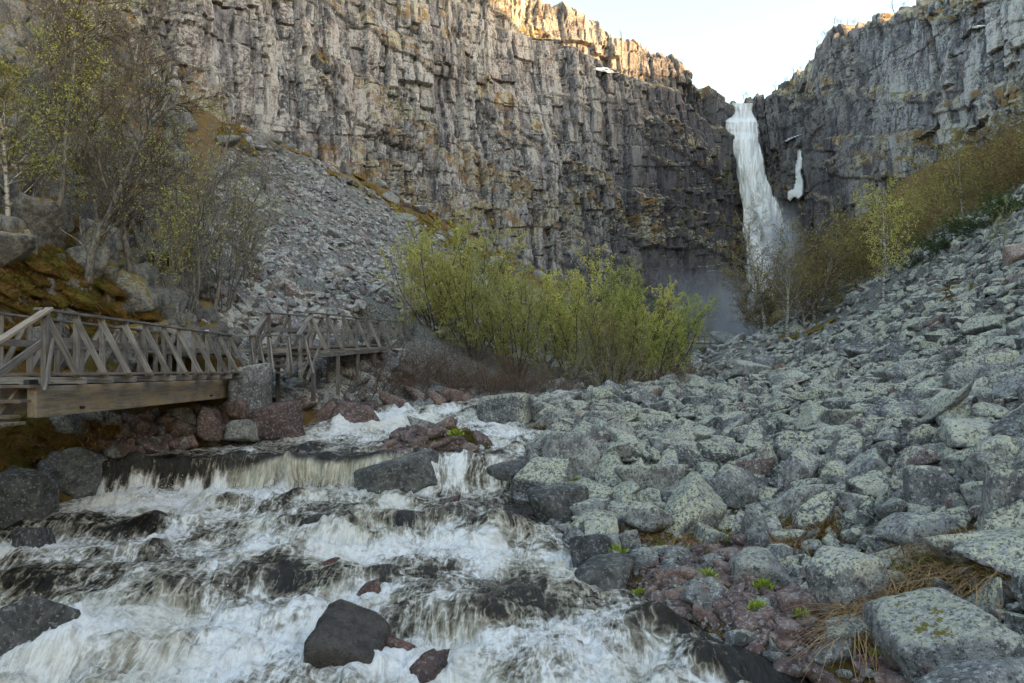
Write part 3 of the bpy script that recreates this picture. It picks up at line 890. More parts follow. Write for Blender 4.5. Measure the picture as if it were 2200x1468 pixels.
# ---- boulders one can name: pixel centre, pixel width and height, depth, material, label
BDARTS = Darts()
BOX_BOULDERS = []
def boulder(px, pyb, wpx, hpx, Y, mat, label, seed, depth=None, rot=0., tilt=(0, 0), k=20, planes=12, sink=.15, cat='boulder', group=None, sub=4, jit=.25, rough=.06):
    if Y is None: Y = water_depth(px, pyb) + .1
    elif seed in ON_GROUND: Y = ground_hit(px, pyb)[1] + .05
    w = wpx / F * Y; h = hpx / F * Y; d = depth or w * .8
    V, Fc = rock_np(seed, sub, planes=planes, k=k * 2.2 if k > 12 else k * 1.3, rough=rough * .8, jit=jit, box=k > 6)
    c, s = math.cos(rot), math.sin(rot)
    V = V @ np.array([[c, s, 0], [-s, c, 0], [0, 0, 1]])
    V -= (V.max(0) + V.min(0)) / 2
    V /= (V.max(0) - V.min(0)) / 2
    # squaring by extents keeps the facets but gives the seen proportions
    tx, ty = tilt
    Rm = np.array(Euler((tx, ty, 0)).to_matrix())
    V = (V * np.array([w / 2, d / 2, h * (1 + sink) / 2])) @ Rm.T
    b = P(px, pyb, Y)
    if seed in ON_GROUND: b[2] = min(b[2], float(gzq(b[0], b[1] + d * .25)) + .05)
    z0 = b[2] - h * sink
    V[:, 2] -= V[:, 2].min()
    o = link('boulder' if cat == 'boulder' else cat.replace(' ', '_'), mesh_np('boulder', V, Fc, True), mat, loc=(b[0], b[1] + d * .25, z0))
    tag(o, label, cat, group)
    BDARTS.put(b[0], b[1] + d * .25, max(w, d) * .42)
    return o
def B(px, pyb, wpx, hpx, Y, mat, label, seed, **kw): return boulder(px, pyb, wpx, hpx, Y, mat, label, seed, **kw)
B(762, 924, 122, 54, None, M_RED, 'low red-brown slab alone in the white water below the boardwalk', 1, k=14, sink=.6)
B(1085, 915, 135, 72, 24.0, M_BOULDER, 'large rounded grey boulder at the head of the red stone island', 2, k=10)
B(856, 1036, 222, 66, 16.35, M_DARK, 'long dark flat-topped slab with a pool of white water before it', 3, k=30, depth=1.0, rot=.08, sink=.8)
B(1222, 1032, 135, 105, 17.0, M_BOULDER, 'tall pale angular boulder at the left toe of the scree', 4, k=18)
B(1200, 1132, 135, 85, 14.2, M_DARK, 'dark speckled round-edged boulder at the water beside the scree', 5, k=12)
B(1105, 1062, 120, 75, 16.2, M_DARK, 'dark wet boulder above the small side channel', 6, k=12)
B(1272, 1232, 96, 80, 12.1, M_DARK, 'smooth round dark boulder at the waterline', 7, k=7, planes=9)
B(1300, 1306, 165, 95, 11.2, M_DARK, 'broad dark boulder half in the water with a grass tuft on top', 8, k=12)
B(1356, 1185, 52, 48, 12.6, M_GREY, 'small grey speckled boulder behind the smooth round one', 9, k=12)
B(1840, 1328, 182, 135, 10.2, M_BOULDER, 'big pale grey block above the red stones at the lower bank', 10, k=24, rot=.5)
B(2085, 1560, 290, 255, 7.6, M_MOSSY, 'massive grey boulder with yellow moss in its cracks at bottom right', 11, k=14, sub=5, depth=1.9)
B(2130, 1620, 280, 190, 6.4, M_GREY, 'rounded grey boulder cut by the bottom right corner', 12, k=12)
B(1722, 1122, 118, 80, 13.6, M_BOULDER, 'pale square-cut block above the red grass hollow', 13, k=28, rot=.35)
B(1575, 1110, 110, 112, 13.8, M_BOULDER, 'tall grey leaning block beside the pale square-cut one', 14, k=22, rot=.6)
B(1400, 1080, 165, 85, 14.6, M_BOULDER, 'broad grey-green boulder low on the scree over the grassy strip', 15, k=16)
B(1460, 1112, 85, 55, 13.4, M_BOULDER, 'small peaked lichen boulder above the grass strip', 16, k=20)
B(1985, 1190, 150, 85, 11.2, M_BOULDER, 'wide rounded lichen boulder behind the red grass at right', 17, k=13)
B(2175, 1235, 130, 230, 9.8, M_BOULDER, 'tall yellow-lichened boulder cut by the right edge', 18, k=14)
B(2020, 1100, 130, 100, 13.0, M_BOULDER, 'dome-shaped lichen boulder at right above the broad rounded one', 19, k=12)
B(1520, 1310, 105, 50, 10.6, M_GREY, 'flat-topped dark grey stone among red cobbles at the waterline', 20, k=24)
B(1640, 1260, 130, 72, 11.3, M_GREY, 'dark pointed grey stone in the middle of the red cobbles', 21, k=18)
B(1720, 1335, 85, 62, 10.3, M_RED, 'red-grey cobble against the big pale block', 22, k=14)
B(1700, 1392, 62, 52, 9.6, M_RED, 'dark red stone at the waterline under the big pale block', 23, k=22)
B(1835, 1400, 150, 62, 9.3, M_GREY, 'grey and red stone under a fan of dry straw', 24, k=18)
B(1455, 1350, 60, 45, 10.1, M_RED, 'red wet stone at the tip of the cobble bar', 25, k=24)
B(38, 1128, 118, 122, 13.4, M_DARK, 'dark grey block cut by the left edge below the moss bank', 26, k=16)
B(155, 1075, 140, 112, 16.0, M_DARK, 'cracked dark rock step beside the ledge cascade', 27, k=30, rot=.15, depth=1.6)
B(38, 1430, 190, 145, None, M_DARK, 'sloping dark slab with a red edge at bottom left', 28, k=24, sink=.6, tilt=(0, .25))
B(742, 1450, 165, 122, None, M_WET, 'big wet black boulder with water pouring over its top', 29, k=7, planes=10, sink=.9, depth=1.0, jit=.18, rough=.10)
B(915, 1480, 95, 66, None, M_REDWET, 'wet red-brown rock at the bottom edge of the rapids', 30, k=22, sink=.6)
B(858, 1424, 70, 54, None, M_REDWET, 'small wet red rock beside the black boulder', 31, k=24, sink=.6)
B(68, 1198, 84, 64, None, M_DARK, 'small dark rock in the rapids near the left edge', 32, k=18, sink=.6)
B(665, 1147, 70, 44, None, M_WET, 'little black rock in the upper rapids', 33, k=14, sink=.6)
B(712, 1238, 44, 42, None, M_REDWET, 'small red-brown rock in the white water upstream of the black boulder', 34, k=18, sink=.6)
B(790, 1290, 66, 44, None, M_REDWET, 'low red wet rock below a dark sheet of water', 35, k=18, sink=.6)
B(572, 945, 135, 85, 20.6, M_RED, 'large red-flanked boulder at the foot of the bridge abutment', 36, k=12)
B(441, 940, 72, 68, 19.6, M_RED, 'upright red split rock under the far end of the bridge', 37, k=34, rot=.5)
B(505, 905, 55, 52, 20.4, M_RED, 'pinkish square stone beside the bridge abutment', 38, k=34)
B(380, 935, 75, 60, 19.8, M_GREY, 'grey cube-shaped rock in the shade under the bridge', 39, k=30)
B(515, 945, 70, 45, 20.0, M_GREY, 'grey wedge stone in front of the red-flanked boulder', 40, k=30)
B(965, 1096, 48, 30, None, M_REDWET, 'flat red stone just above water in the right rapids', 41, k=18, sink=.6)
B(2110, 960, 150, 60, 15.5, M_BOULDER, 'long lichen boulder lying across the slope near the right edge', 42, k=18)
B(1330, 960, 85, 62, 18.6, M_BOULDER, 'yellow-lichened wedge boulder above the tall pale angular one', 43, k=26, rot=.4)
B(905, 935, 70, 42, 21.2, M_GREY, 'grey pointed stone on the river side of the red stone island', 44, k=24)
B(1620, 812, 90, 40, 38, M_BOULDER, 'lichen boulder on the skyline of the scree below the far rapids', 45, k=20)
B(700, 1015, 44, 14, 18.4, M_WET, 'thin black rock rim at the lip of the cascade', 46, k=20) if False else None
ABUT = B(533, 892, 95, 112, 20.7, M_BOULDER, 'tall upright lichened stone that carries the far bridge end', 47, k=24, jit=.15, cat='abutment stone', rot=.1, depth=1.1)

# ---- scree on the right
def scree_area(X, Y):
    L, Rr = river_edge(Y)
    return X - Rr
rg = random.Random(11)
cand = []
D_ = BDARTS
tries = 0
sizes = [(.95, 1.25, 50), (.60, .88, 500), (.40, .60, 5000), (.25, .40, 14000)]
LO = [(float(y)) for y in (5,)]
SCREE = []
for (a, b, n) in sizes:
    for _ in range(n):
        Y = 5.5 + 60 * rg.random() ** 1.6
        Lq, Rq = np.interp(Y, RY, RL), np.interp(Y, RY, RR)
        xmax = min(.80 * Y + 2, 45)
        X = rg.uniform(Rq + .5, max(xmax, Rq + 1))
        r = rg.uniform(a, b) * .55
        px = CX + F * X / Y
        if px > 2420: continue
        # the low bar by the water is cobbles and grass instead
        if Y < 12.6 and X < 5.6 + .15 * (Y - 8) and r > .2: continue
        if Y < 12.6 and X < 4.2: continue
        if Y > 30 and r < .2: continue
        if not D_.ok(X, Y, r, .62 if r > .3 else .66): continue
        D_.put(X, Y, r)
        SCREE.append((X, Y, r, rg.random(), rg.uniform(0, 6.28), rg.uniform(.55, 1.0), rg.uniform(.32, .74), rg.uniform(-.65, .65), rg.uniform(-.65, .65), rg.uniform(.05, .55)))
SA = np.array(SCREE)
SZ = ground_z(SA[:, 0], SA[:, 1]); SN = ground_n(SA[:, 0], SA[:, 1], .6)
show = SA[:, 2] / SA[:, 1]
order = np.argsort(-show)
scree = empty('scree_slope'); tag(scree, kind='structure')
small, mid = [], []
for q, i in enumerate(order):
    X, Y, r, rn, rot, sy, sz, tx, ty, up = SA[i]
    M = np.array(frame_from_normal(SN[i], rot)) @ np.array(Euler((tx, ty, 0)).to_matrix()) @ np.diag([r * 1.28, r * 1.28 * sy, r * 1.28 * sz])
    pos = np.array([X, Y, SZ[i] + r * up])
    if q < 300:
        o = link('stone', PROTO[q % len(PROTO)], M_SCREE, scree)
        o.matrix_world = Matrix(np.vstack([np.c_[M, pos], [0, 0, 0, 1]]).tolist())
    elif q < 1500: mid.append((pos, M, rn))
    else: small.append((pos, M, rn))
v1, f1, r1 = join_rocks(mid, MIDP); v2, f2, r2 = join_rocks(small, LOWP)
# gap-filling rubble
rub = []
for _ in range(6000):
    Y = 5.5 + 40 * rg.random() ** 1.7
    Rq = np.interp(Y, RY, RR); X = rg.uniform(Rq + .3, min(.8 * Y + 2, 30))
    if Y < 12.6 and X < 4.2 or CX + F * X / Y > 2420: continue
    rub.append((X, Y, rg.uniform(.06, .17) * (1 + .02 * Y), rg.random(), rg.uniform(0, 6.28)))
RA = np.array(rub); RZ = ground_z(RA[:, 0], RA[:, 1])
it = [(np.array([x, y, z + r * .3]), np.array(Euler((rot, rot * 2, rot * 3)).to_matrix()) @ np.diag([r, r * .8, r * .55]), rn) for (x, y, r, rn, rot), z in zip(RA, RZ)]
v3, f3, r3 = join_rocks(it, LOWP)
V_ = np.concatenate([v1, v2, v3]); F_ = np.concatenate([f1, f2 + len(v1), f3 + len(v1) + len(v2)]); R_ = np.concatenate([r1, r2, r3])
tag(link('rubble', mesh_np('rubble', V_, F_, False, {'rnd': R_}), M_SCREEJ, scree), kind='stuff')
print('scree', len(SA), 'mid', len(mid), 'small', len(small), 'tris', len(F_))

# ---- talus on the left
talus = empty('talus_slope'); tag(talus, kind='structure')
rg = random.Random(21)
TD = Darts(1.5); TAL = []
for (a, b, n) in [(.9, 1.2, 60), (.5, .7, 6000), (.32, .48, 34000)]:
    for _ in range(n):
        Y = 25 + 97 * rg.random() ** 1.3
        px = rg.uniform(400, 1260)
        X = (px - CX) / F * Y
        r = rg.uniform(a, b) * .5
        if Y > 85 and r < .2: continue
        if X > -3 + .02 * Y and Y < 60 or (Y < 38 and X > -7.6 - (Y < 30) * 1.2): continue
        # the upper strip below the cliff is heath, not stone
        if not TD.ok(X, Y, r, .66): continue
        TD.put(X, Y, r)
        TAL.append((X, Y, r, rg.random(), rg.uniform(0, 6.28), rg.uniform(.6, 1), rg.uniform(.35, .75), rg.uniform(-.5, .5), rg.uniform(-.5, .5), rg.uniform(-.05, .3)))
TA = np.array(TAL)
TZ = ground_z(TA[:, 0], TA[:, 1]); TN = ground_n(TA[:, 0], TA[:, 1], 1.0)
tpx, tpy = to_px(TA[:, 0], TA[:, 1], TZ)
edge = np.interp(tpx, [430, 520, 600, 700, 800, 900, 1000, 1100, 1200], [335, 335, 325, 357, 424, 492, 567, 600, 640]) + 60 * (noise2(tpx * .02, tpy * .01, 77) - .5)
left = np.interp(tpy, [300, 420, 500, 600, 700], [480, 440, 425, 430, 440])
ok = (tpy > edge) & (tpx > left + 70 * (noise2(tpy * .015, 2, 78) - .5))
TA, TZ, TN = TA[ok], TZ[ok], TN[ok]
PROTO_T = [p_.copy() for p_ in PROTO]
for p_ in PROTO_T:
    p_.materials.clear(); p_.materials.append(M_TALUS)
order = np.argsort(-(TA[:, 2] / TA[:, 1]))
small = []
for q, i in enumerate(order):
    X, Y, r, rn, rot, sy, sz, tx, ty, up = TA[i]
    M = np.array(frame_from_normal(TN[i], rot)) @ np.array(Euler((tx, ty, 0)).to_matrix()) @ np.diag([r * 1.28, r * 1.28 * sy, r * 1.28 * sz])
    pos = np.array([X, Y, TZ[i] + r * up])
    if q < 300:
        o = link('stone', PROTO_T[q % len(PROTO_T)], None, talus)
        o.matrix_world = Matrix(np.vstack([np.c_[M, pos], [0, 0, 0, 1]]).tolist())
    else: small.append((pos, M, rn))
v2, f2, r2 = join_rocks(small, LOWP)
tag(link('rubble', mesh_np('rubble', v2, f2, False, {'rnd': r2}), M_TALUSJ, talus), kind='stuff')
print('talus', len(TA), 'tris', len(f2))
# ------------------------------------------------------------------ banks: outcrops, cobbles, moss, grass
def in_poly(x, y, poly):
    c = False; n = len(poly)
    for i in range(n):
        (ax, ay), (bx, by) = poly[i], poly[(i + 1) % n]
        if (ay > y) != (by > y) and x < (bx - ax) * (y - ay) / (by - ay) + ax: c = not c
    return c
def pick_px(poly, rg):
    xs = [p[0] for p in poly]; ys = [p[1] for p in poly]
    while True:
        x = rg.uniform(min(xs), max(xs)); y = rg.uniform(min(ys), max(ys))
        if in_poly(x, y, poly): return x, y
def proto_set(mat, seeds, sub=3, **kw):
    r = []
    for i in seeds:
        me = rock_mesh('stone', i, sub, **kw); me.materials.append(mat); r.append(me)
    return r
def scatter_px(parent, poly, n, size, protos, seed, up=.15, flat=(.4, .8), tilt=.5, sizef=None, y0=6, y1=120, darts=None, k=.6, tall=0.):
    rg = random.Random(seed); dd = darts or Darts()
    for q in range(n):
        for _ in range(12):
            px, py = pick_px(poly, rg); p = ground_hit(px, py, y0, y1); r = rg.uniform(*size) * (rg.random() ** .6 * .7 + .5)
            if dd.ok(p[0], p[1], r, k): break
        else: continue
        dd.put(p[0], p[1], r)
        fl = rg.uniform(*flat); sy = rg.uniform(.6, 1)
        if tall and rg.random() < tall: sc = (r * rg.uniform(.7, 1), r * .55, r * rg.uniform(1.0, 1.5))
        else: sc = (r * 1.25, r * 1.25 * sy, r * 1.25 * fl)
        o = link('stone', protos[rg.randrange(len(protos))], None, parent, (p[0], p[1], p[2] + r * up), (rg.uniform(-tilt, tilt), rg.uniform(-tilt, tilt), rg.uniform(0, 6.28)), sc)

ANG = dict(planes=11, k=60, rough=.04, jit=.3)
PS_RED = proto_set(M_RED, range(601, 607), 3, **ANG)
PS_GREY = proto_set(M_GREY, range(611, 617), 3, **ANG)
PS_MOSS = proto_set(M_MOSSY, range(621, 629), 4, **ANG)
PS_TAL = PROTO_T[:10]
M_BLUFF = mat_rock('bluff_stone', (.33, .335, .33), (.10, .102, .10), (.48, .48, .37), .45, moss=(.28, .20, .055), moss_amt=.55, spots=.25)
PS_BLU = proto_set(M_BLUFF, range(631, 643), 4, planes=11, k=70, rough=.06, jit=.35)
bar_ = tag(empty('cobble_bar'), kind='structure')
BAR = [(1340, 1175), (1420, 1140), (1560, 1150), (1640, 1180), (1760, 1230), (1745, 1330), (1800, 1385), (1760, 1430), (1640, 1370), (1560, 1335), (1440, 1330), (1380, 1290), (1395, 1230)]
scatter_px(bar_, BAR, 170, (.07, .17), PS_RED, 1, darts=BDARTS, k=.5)
scatter_px(bar_, BAR, 60, (.09, .24), PS_GREY, 2, darts=BDARTS, k=.5)
scatter_px(bar_, [(1500, 1380), (1760, 1370), (1990, 1330), (2000, 1480), (1700, 1480)], 40, (.10, .24), PS_RED + PS_GREY, 3, darts=BDARTS)
scatter_px(bar_, [(1050, 1010), (1150, 1000), (1260, 1090), (1330, 1150), (1330, 1210), (1230, 1200), (1150, 1110), (1060, 1060)], 30, (.15, .36), PS_GREY, 4, darts=BDARTS)
def pebbles(parent, poly, n, size, mat, seed):
    rg = random.Random(seed); it = []
    for _ in range(n):
        px, py = pick_px(poly, rg); p = ground_hit(px, py); r = rg.uniform(*size)
        it.append((p + np.array([0, 0, r * .3]), np.array(Euler((rg.uniform(0, 6), rg.uniform(0, 6), rg.uniform(0, 6))).to_matrix()) @ np.diag([r, r * .8, r * .6]), rg.random()))
    v, f, r_ = join_rocks(it, LOWP)
    tag(link('pebbles', mesh_np('pebbles', v, f, False, {'rnd': r_}), mat, parent), kind='stuff')
pebbles(bar_, [(1300, 1130), (1640, 1130), (1780, 1230), (1800, 1420), (1740, 1450), (1500, 1350), (1390, 1310), (1300, 1200)], 1100, (.03, .09), M_REDJ, 5)

isl = tag(empty('river_island'), kind='structure')
ISL = [(800, 960), (880, 920), (960, 905), (1050, 905), (1080, 960), (1060, 1000), (960, 985), (860, 990)]
scatter_px(isl, ISL, 75, (.10, .34), PS_RED, 6, flat=(.3, .6), y0=16, darts=BDARTS, k=.45)
pebbles(isl, ISL, 250, (.04, .11), M_REDJ, 7)

lb = tag(empty('left_bank'), kind='structure')
LBK = [(225, 950), (300, 900), (400, 880), (500, 880), (640, 900), (610, 935), (480, 955), (330, 975), (235, 985)]
scatter_px(lb, LBK, 55, (.16, .42), PS_RED, 8, y0=15, y1=24, darts=BDARTS, k=.45, tilt=.8)
scatter_px(lb, LBK, 70, (.14, .42), PS_GREY, 9, y0=15, y1=24, darts=BDARTS, k=.45, tilt=.8)
scatter_px(lb, [(80, 905), (240, 890), (240, 990), (90, 1010)], 14, (.25, .5), PS_MOSS, 10, y0=12, y1=20, darts=BDARTS)
wk = tag(empty('boardwalk_rubble'), kind='structure')
WKP = [(575, 800), (620, 755), (840, 735), (870, 790), (840, 850), (700, 880), (600, 880)]
scatter_px(wk, WKP, 150, (.22, .55), PS_TAL + PS_GREY, 11, y0=20, y1=34, darts=BDARTS, k=.5, tilt=.7)
scatter_px(wk, [(640, 860), (850, 840), (1020, 840), (1000, 870), (860, 880), (700, 900)], 40, (.2, .45), PS_RED + PS_GREY, 12, y0=20, y1=36, darts=BDARTS)
farb = tag(empty('far_bank'), kind='structure')
scatter_px(farb, [(1470, 745), (1600, 735), (1640, 770), (1560, 800), (1480, 790)], 45, (.5, 1.1), PS_GREY + PS_TAL, 27, y0=60, y1=140)
scatter_px(farb, [(1180, 840), (1300, 800), (1420, 800), (1600, 770), (1560, 750), (1480, 770), (1350, 830), (1250, 860), (1150, 880)], 60, (.25, .6), PS_GREY + PS_TAL, 13, y0=26, y1=90)

heath = tag(empty('heath_strip'), kind='structure')
STRIP = [(470, 240), (640, 290), (800, 350), (950, 470), (1100, 560), (1180, 600), (1100, 610), (960, 545), (800, 425), (640, 330), (480, 320)]
scatter_px(heath, STRIP, 90, (.5, 1.3), PS_TAL + PS_GREY, 28, y0=60, y1=170, k=.5)
# left bluff: slabs of rock standing out of moss and heath
bluff = tag(empty('bluff'), kind='structure')
BLU = [(-40, 300), (60, 260), (200, 300), (300, 340), (410, 430), (440, 560), (430, 680), (330, 690), (150, 660), (-40, 640)]
bd = Darts()
scatter_px(bluff, BLU, 190, (.30, .72), PS_BLU, 14, y0=12.5, y1=70, darts=bd, k=.5, tall=.55, tilt=.3, up=.25, flat=(.6, 1.0))
scatter_px(bluff, [(-40, 0), (180, 0), (380, 220), (420, 400), (300, 340), (60, 260), (-40, 300)], 90, (.5, 1.2), PS_BLU, 15, y0=20, y1=110, darts=bd, k=.5, tall=.4, tilt=.3, up=.2, flat=(.6, 1.0))
scatter_px(bluff, [(-30, 640), (150, 655), (330, 690), (470, 700), (470, 760), (330, 770), (120, 770), (-30, 770)], 60, (.3, .6), PS_BLU, 16, y0=12.5, y1=30, darts=bd, k=.5, tall=.5, tilt=.3, up=.3)

_m = Mt('moss', .95, .1); _p = _m.pos()
_n = _m.noise(_p, 24, 4, .7); _n1 = _m.noise(_p, .9, 4, .6); _r = _m.attr('rnd')
_c = _m.mix(_m.rng(_n1, .42, .55), _m.mix(_n, (.08, .074, .02), (.30, .27, .06)), _m.mix(_n, (.11, .065, .022), (.40, .24, .075)))
M_MOSS = _m.set(_c, .95, _m.bump(_m.add(_n, _m.mul(_m.noise(_p, 70, 3, .7), .6)), 1.0, .06))
A2_ = [(1640, 1180), (1680, 1110), (1790, 1110), (1800, 1170), (1700, 1200)]
A3_ = [(1930, 1290), (1960, 1190), (2080, 1170), (2190, 1190), (2190, 1290), (2080, 1280), (1900, 1390), (1780, 1400)]
def moss_lumps(parent, poly, n, size, seed, y0=6, y1=90, fuzz=420, flen=.09):
    rg = random.Random(seed); it = []
    bank = [rock_np(980 + i, 2, planes=14, k=5, rough=.22, box=False) for i in range(8)]
    for _ in range(n):
        px, py = pick_px(poly, rg); p = ground_hit(px, py, y0, y1); r = rg.uniform(*size)
        nn = ground_n(p[0], p[1], .5)
        M = np.array(frame_from_normal(nn, rg.uniform(0, 6))) @ np.diag([r * rg.uniform(.8, 1.5), r, r * rg.uniform(.13, .26)])
        it.append((p + nn * r * .05, M, rg.random()))
    v, f, r_ = join_rocks(it, bank)
    nv = np.stack([fbm3(v[:, 0] * 5 + q * 9, v[:, 1] * 5, v[:, 2] * 5, 4, 44 + q, .6) for q in range(3)], 1) - .5
    v = v + nv * np.array([.30, .30, .42])
    # short stems over the cushions
    rs = np.random.RandomState(seed); k = n * fuzz
    a, b, c = v[f[:, 0]], v[f[:, 1]], v[f[:, 2]]; nr = np.cross(b - a, c - a); ar = np.linalg.norm(nr, axis=1)
    ar = ar * (nr[:, 2] / (ar + 1e-9) > -.1)
    q = rs.choice(len(f), k, p=ar / ar.sum()); w0 = rs.rand(k, 1); w1 = rs.rand(k, 1) * (1 - w0)
    pt = a[q] * w0 + b[q] * w1 + c[q] * (1 - w0 - w1)
    nn = nr[q] / (np.linalg.norm(nr[q], axis=1, keepdims=True) + 1e-9)
    d = nn + rs.normal(size=(k, 3)) * .55; d /= np.linalg.norm(d, axis=1, keepdims=True)
    sd = np.cross(d, rs.normal(size=(k, 3))); sd /= np.linalg.norm(sd, axis=1, keepdims=True)
    ln = flen * rs.uniform(.5, 1.7, (k, 1)); wd = ln * .10
    tv = np.stack([pt - sd * wd, pt + sd * wd, pt + d * ln], 1).reshape(-1, 3)
    tf = np.arange(k * 3).reshape(-1, 3) + len(v)
    v = np.concatenate([v, tv]); f = np.concatenate([f, tf]); r_ = np.concatenate([r_, np.repeat(rs.rand(k) * .9, 3)])
    tag(link('moss', mesh_np('moss', v, f, True, {'rnd': r_}), M_MOSS, parent), kind='stuff')
moss_lumps(bluff, BLU + [], 230, (.25, .8), 17, 12.5, 60)
moss_lumps(bluff, [(-30, 560), (200, 600), (420, 640), (500, 690), (330, 760), (-30, 740)], 70, (.2, .6), 18, 12.5, 32)
moss_lumps(lb, [(-20, 905), (90, 905), (240, 900), (250, 960), (110, 1010), (-20, 1040)], 45, (.15, .45), 19, 11.5, 20)
moss_lumps(bar_, [(1330, 1110), (1500, 1090), (1620, 1130), (1560, 1170), (1400, 1190)], 30, (.08, .22), 20)
moss_lumps(bar_, A3_, 60, (.15, .4), 24)
moss_lumps(bar_, A2_, 30, (.12, .3), 25)
moss_lumps(heath, STRIP, 110, (.6, 1.6), 26, 60, 170, 60, .35)
moss_lumps(isl, [(890, 950), (960, 920), (1060, 930), (1040, 980), (920, 985)], 22, (.10, .24), 21, 15)
moss_lumps(scree, [(1960, 650), (2100, 600), (2120, 615), (1990, 670)], 40, (.3, .6), 22, 25, 60, 120, .09)
moss_lumps(scree, [(1650, 720), (1780, 690), (1800, 700), (1680, 735)], 24, (.3, .7), 23, 30, 70, 120, .09)

def grass(parent, spots, mat, seed, name='grass'):
    "spots: (x, y, z, radius, blades, length, droop)"
    rg = np.random.RandomState(seed); Vs, Fs, Rn, off = [], [], [], 0
    for (x, y, z, rad, n, ln, droop) in spots:
        a = rg.uniform(0, 6.28, n); rr = rad * np.sqrt(rg.uniform(0, 1, n))
        b = np.stack([x + rr * np.cos(a), y + rr * np.sin(a), np.full(n, z)], 1)
        az = rg.uniform(0, 6.28, n); L = ln * rg.uniform(.5, 1.2, n); w = .006 + .004 * rg.uniform(0, 1, n)
        d = np.stack([np.cos(az), np.sin(az), np.zeros(n)], 1); s = np.stack([-np.sin(az), np.cos(az), np.zeros(n)], 1)
        lean = rg.uniform(.25, .8, n) + droop * .7
        rows = []
        for t in (0, .35, .7, 1.0):
            p = b + d * (L * lean * t ** 1.3)[:, None] + np.array([0, 0, 1.]) * (L * (t * (1 - .25 * lean) - droop * t * t * .9))[:, None]
            ww = (w * (1 - .8 * t))[:, None]
            rows += [p - s * ww, p + s * ww]
        V = np.stack(rows, 1).reshape(-1, 3)
        base = (np.arange(n) * 8)[:, None] + off
        Fq = np.concatenate([base + np.array([[2 * k, 2 * k + 1, 2 * k + 3, 2 * k + 2]]) for k in range(3)])
        Vs.append(V); Fs.append(Fq); Rn.append(np.repeat(rg.uniform(0, 1, n), 8)); off += len(V)
    o = link(name, mesh_np(name, np.concatenate(Vs), np.concatenate(Fs), False, {'rnd': np.concatenate(Rn)}), mat, parent)
    return tag(o, kind='stuff')
def mat_blade(name, c0, c1):
    m = Mt(name, .7, .2); r = m.attr('rnd'); return m.set(m.mix(r, c0, c1))
M_STRAW = mat_blade('dry_grass', (.16, .075, .03), (.48, .31, .15))
M_GREEN = mat_blade('green_grass', (.09, .15, .025), (.26, .34, .07))
def spots(poly, n, seed, rad=.12, blades=24, ln=.3, droop=.3, y0=6, y1=60, dz=0.):
    rg = random.Random(seed); r = []
    for _ in range(n):
        px, py = pick_px(poly, rg); p = ground_hit(px, py, y0, y1)
        r.append((p[0], p[1], p[2] - .02 + dz, rad * rg.uniform(.6, 1.4), int(blades * rg.uniform(.6, 1.3)), ln * rg.uniform(.6, 1.3), droop * rg.uniform(.5, 1.4)))
    return r
A1 = [(1330, 1150), (1480, 1090), (1620, 1120), (1590, 1170), (1450, 1190), (1360, 1185)]
A2 = [(1640, 1180), (1680, 1110), (1790, 1110), (1800, 1170), (1700, 1200)]
A3 = [(1930, 1290), (1960, 1190), (2080, 1170), (2190, 1190), (2190, 1290), (2080, 1280)]
A4 = [(1780, 1400), (1850, 1310), (1960, 1290), (2000, 1340), (1900, 1390)]
grass(bar_, spots(A1, 60, 31, dz=.06, ln=.4, droop=.7, blades=16) + spots(A2, 70, 32, dz=.1, ln=.42, droop=.7, blades=18) + spots(A3, 120, 33, ln=.55, dz=.10, rad=.25, blades=16, droop=.8) + spots(A4, 60, 34, ln=.7, droop=.9, dz=.12, blades=16), M_STRAW, 35, 'dry_grass')
grass(bar_, spots(A1, 50, 36, blades=26, ln=.2, dz=.06) + spots(A2, 24, 37, ln=.18, dz=.1) + spots(A3, 45, 38, ln=.22, dz=.12) + spots(A4, 16, 39, ln=.16, dz=.1), M_GREEN, 40, 'green_grass')
grass(lb, spots([(100, 930), (160, 900), (250, 920), (260, 970), (150, 990), (40, 1010), (0, 960)], 70, 41, rad=.25, ln=.4, droop=.7, y0=11.5, y1=20, dz=.15), M_STRAW, 42, 'dry_grass')
grass(bluff, spots(BLU, 200, 43, rad=.35, blades=26, ln=.4, droop=.8, y0=12.5, y1=40, dz=.18) + spots([(-30, 560), (200, 600), (420, 650), (500, 700), (330, 740), (-30, 720)], 120, 44, rad=.3, ln=.45, droop=.9, y0=12.5, y1=32, dz=.2), M_STRAW, 45, 'dry_grass')
grass(isl, spots([(1000, 930), (1180, 920), (1200, 950), (1100, 990)], 14, 46, ln=.25, y0=15, dz=.12), M_STRAW, 47, 'dry_grass')

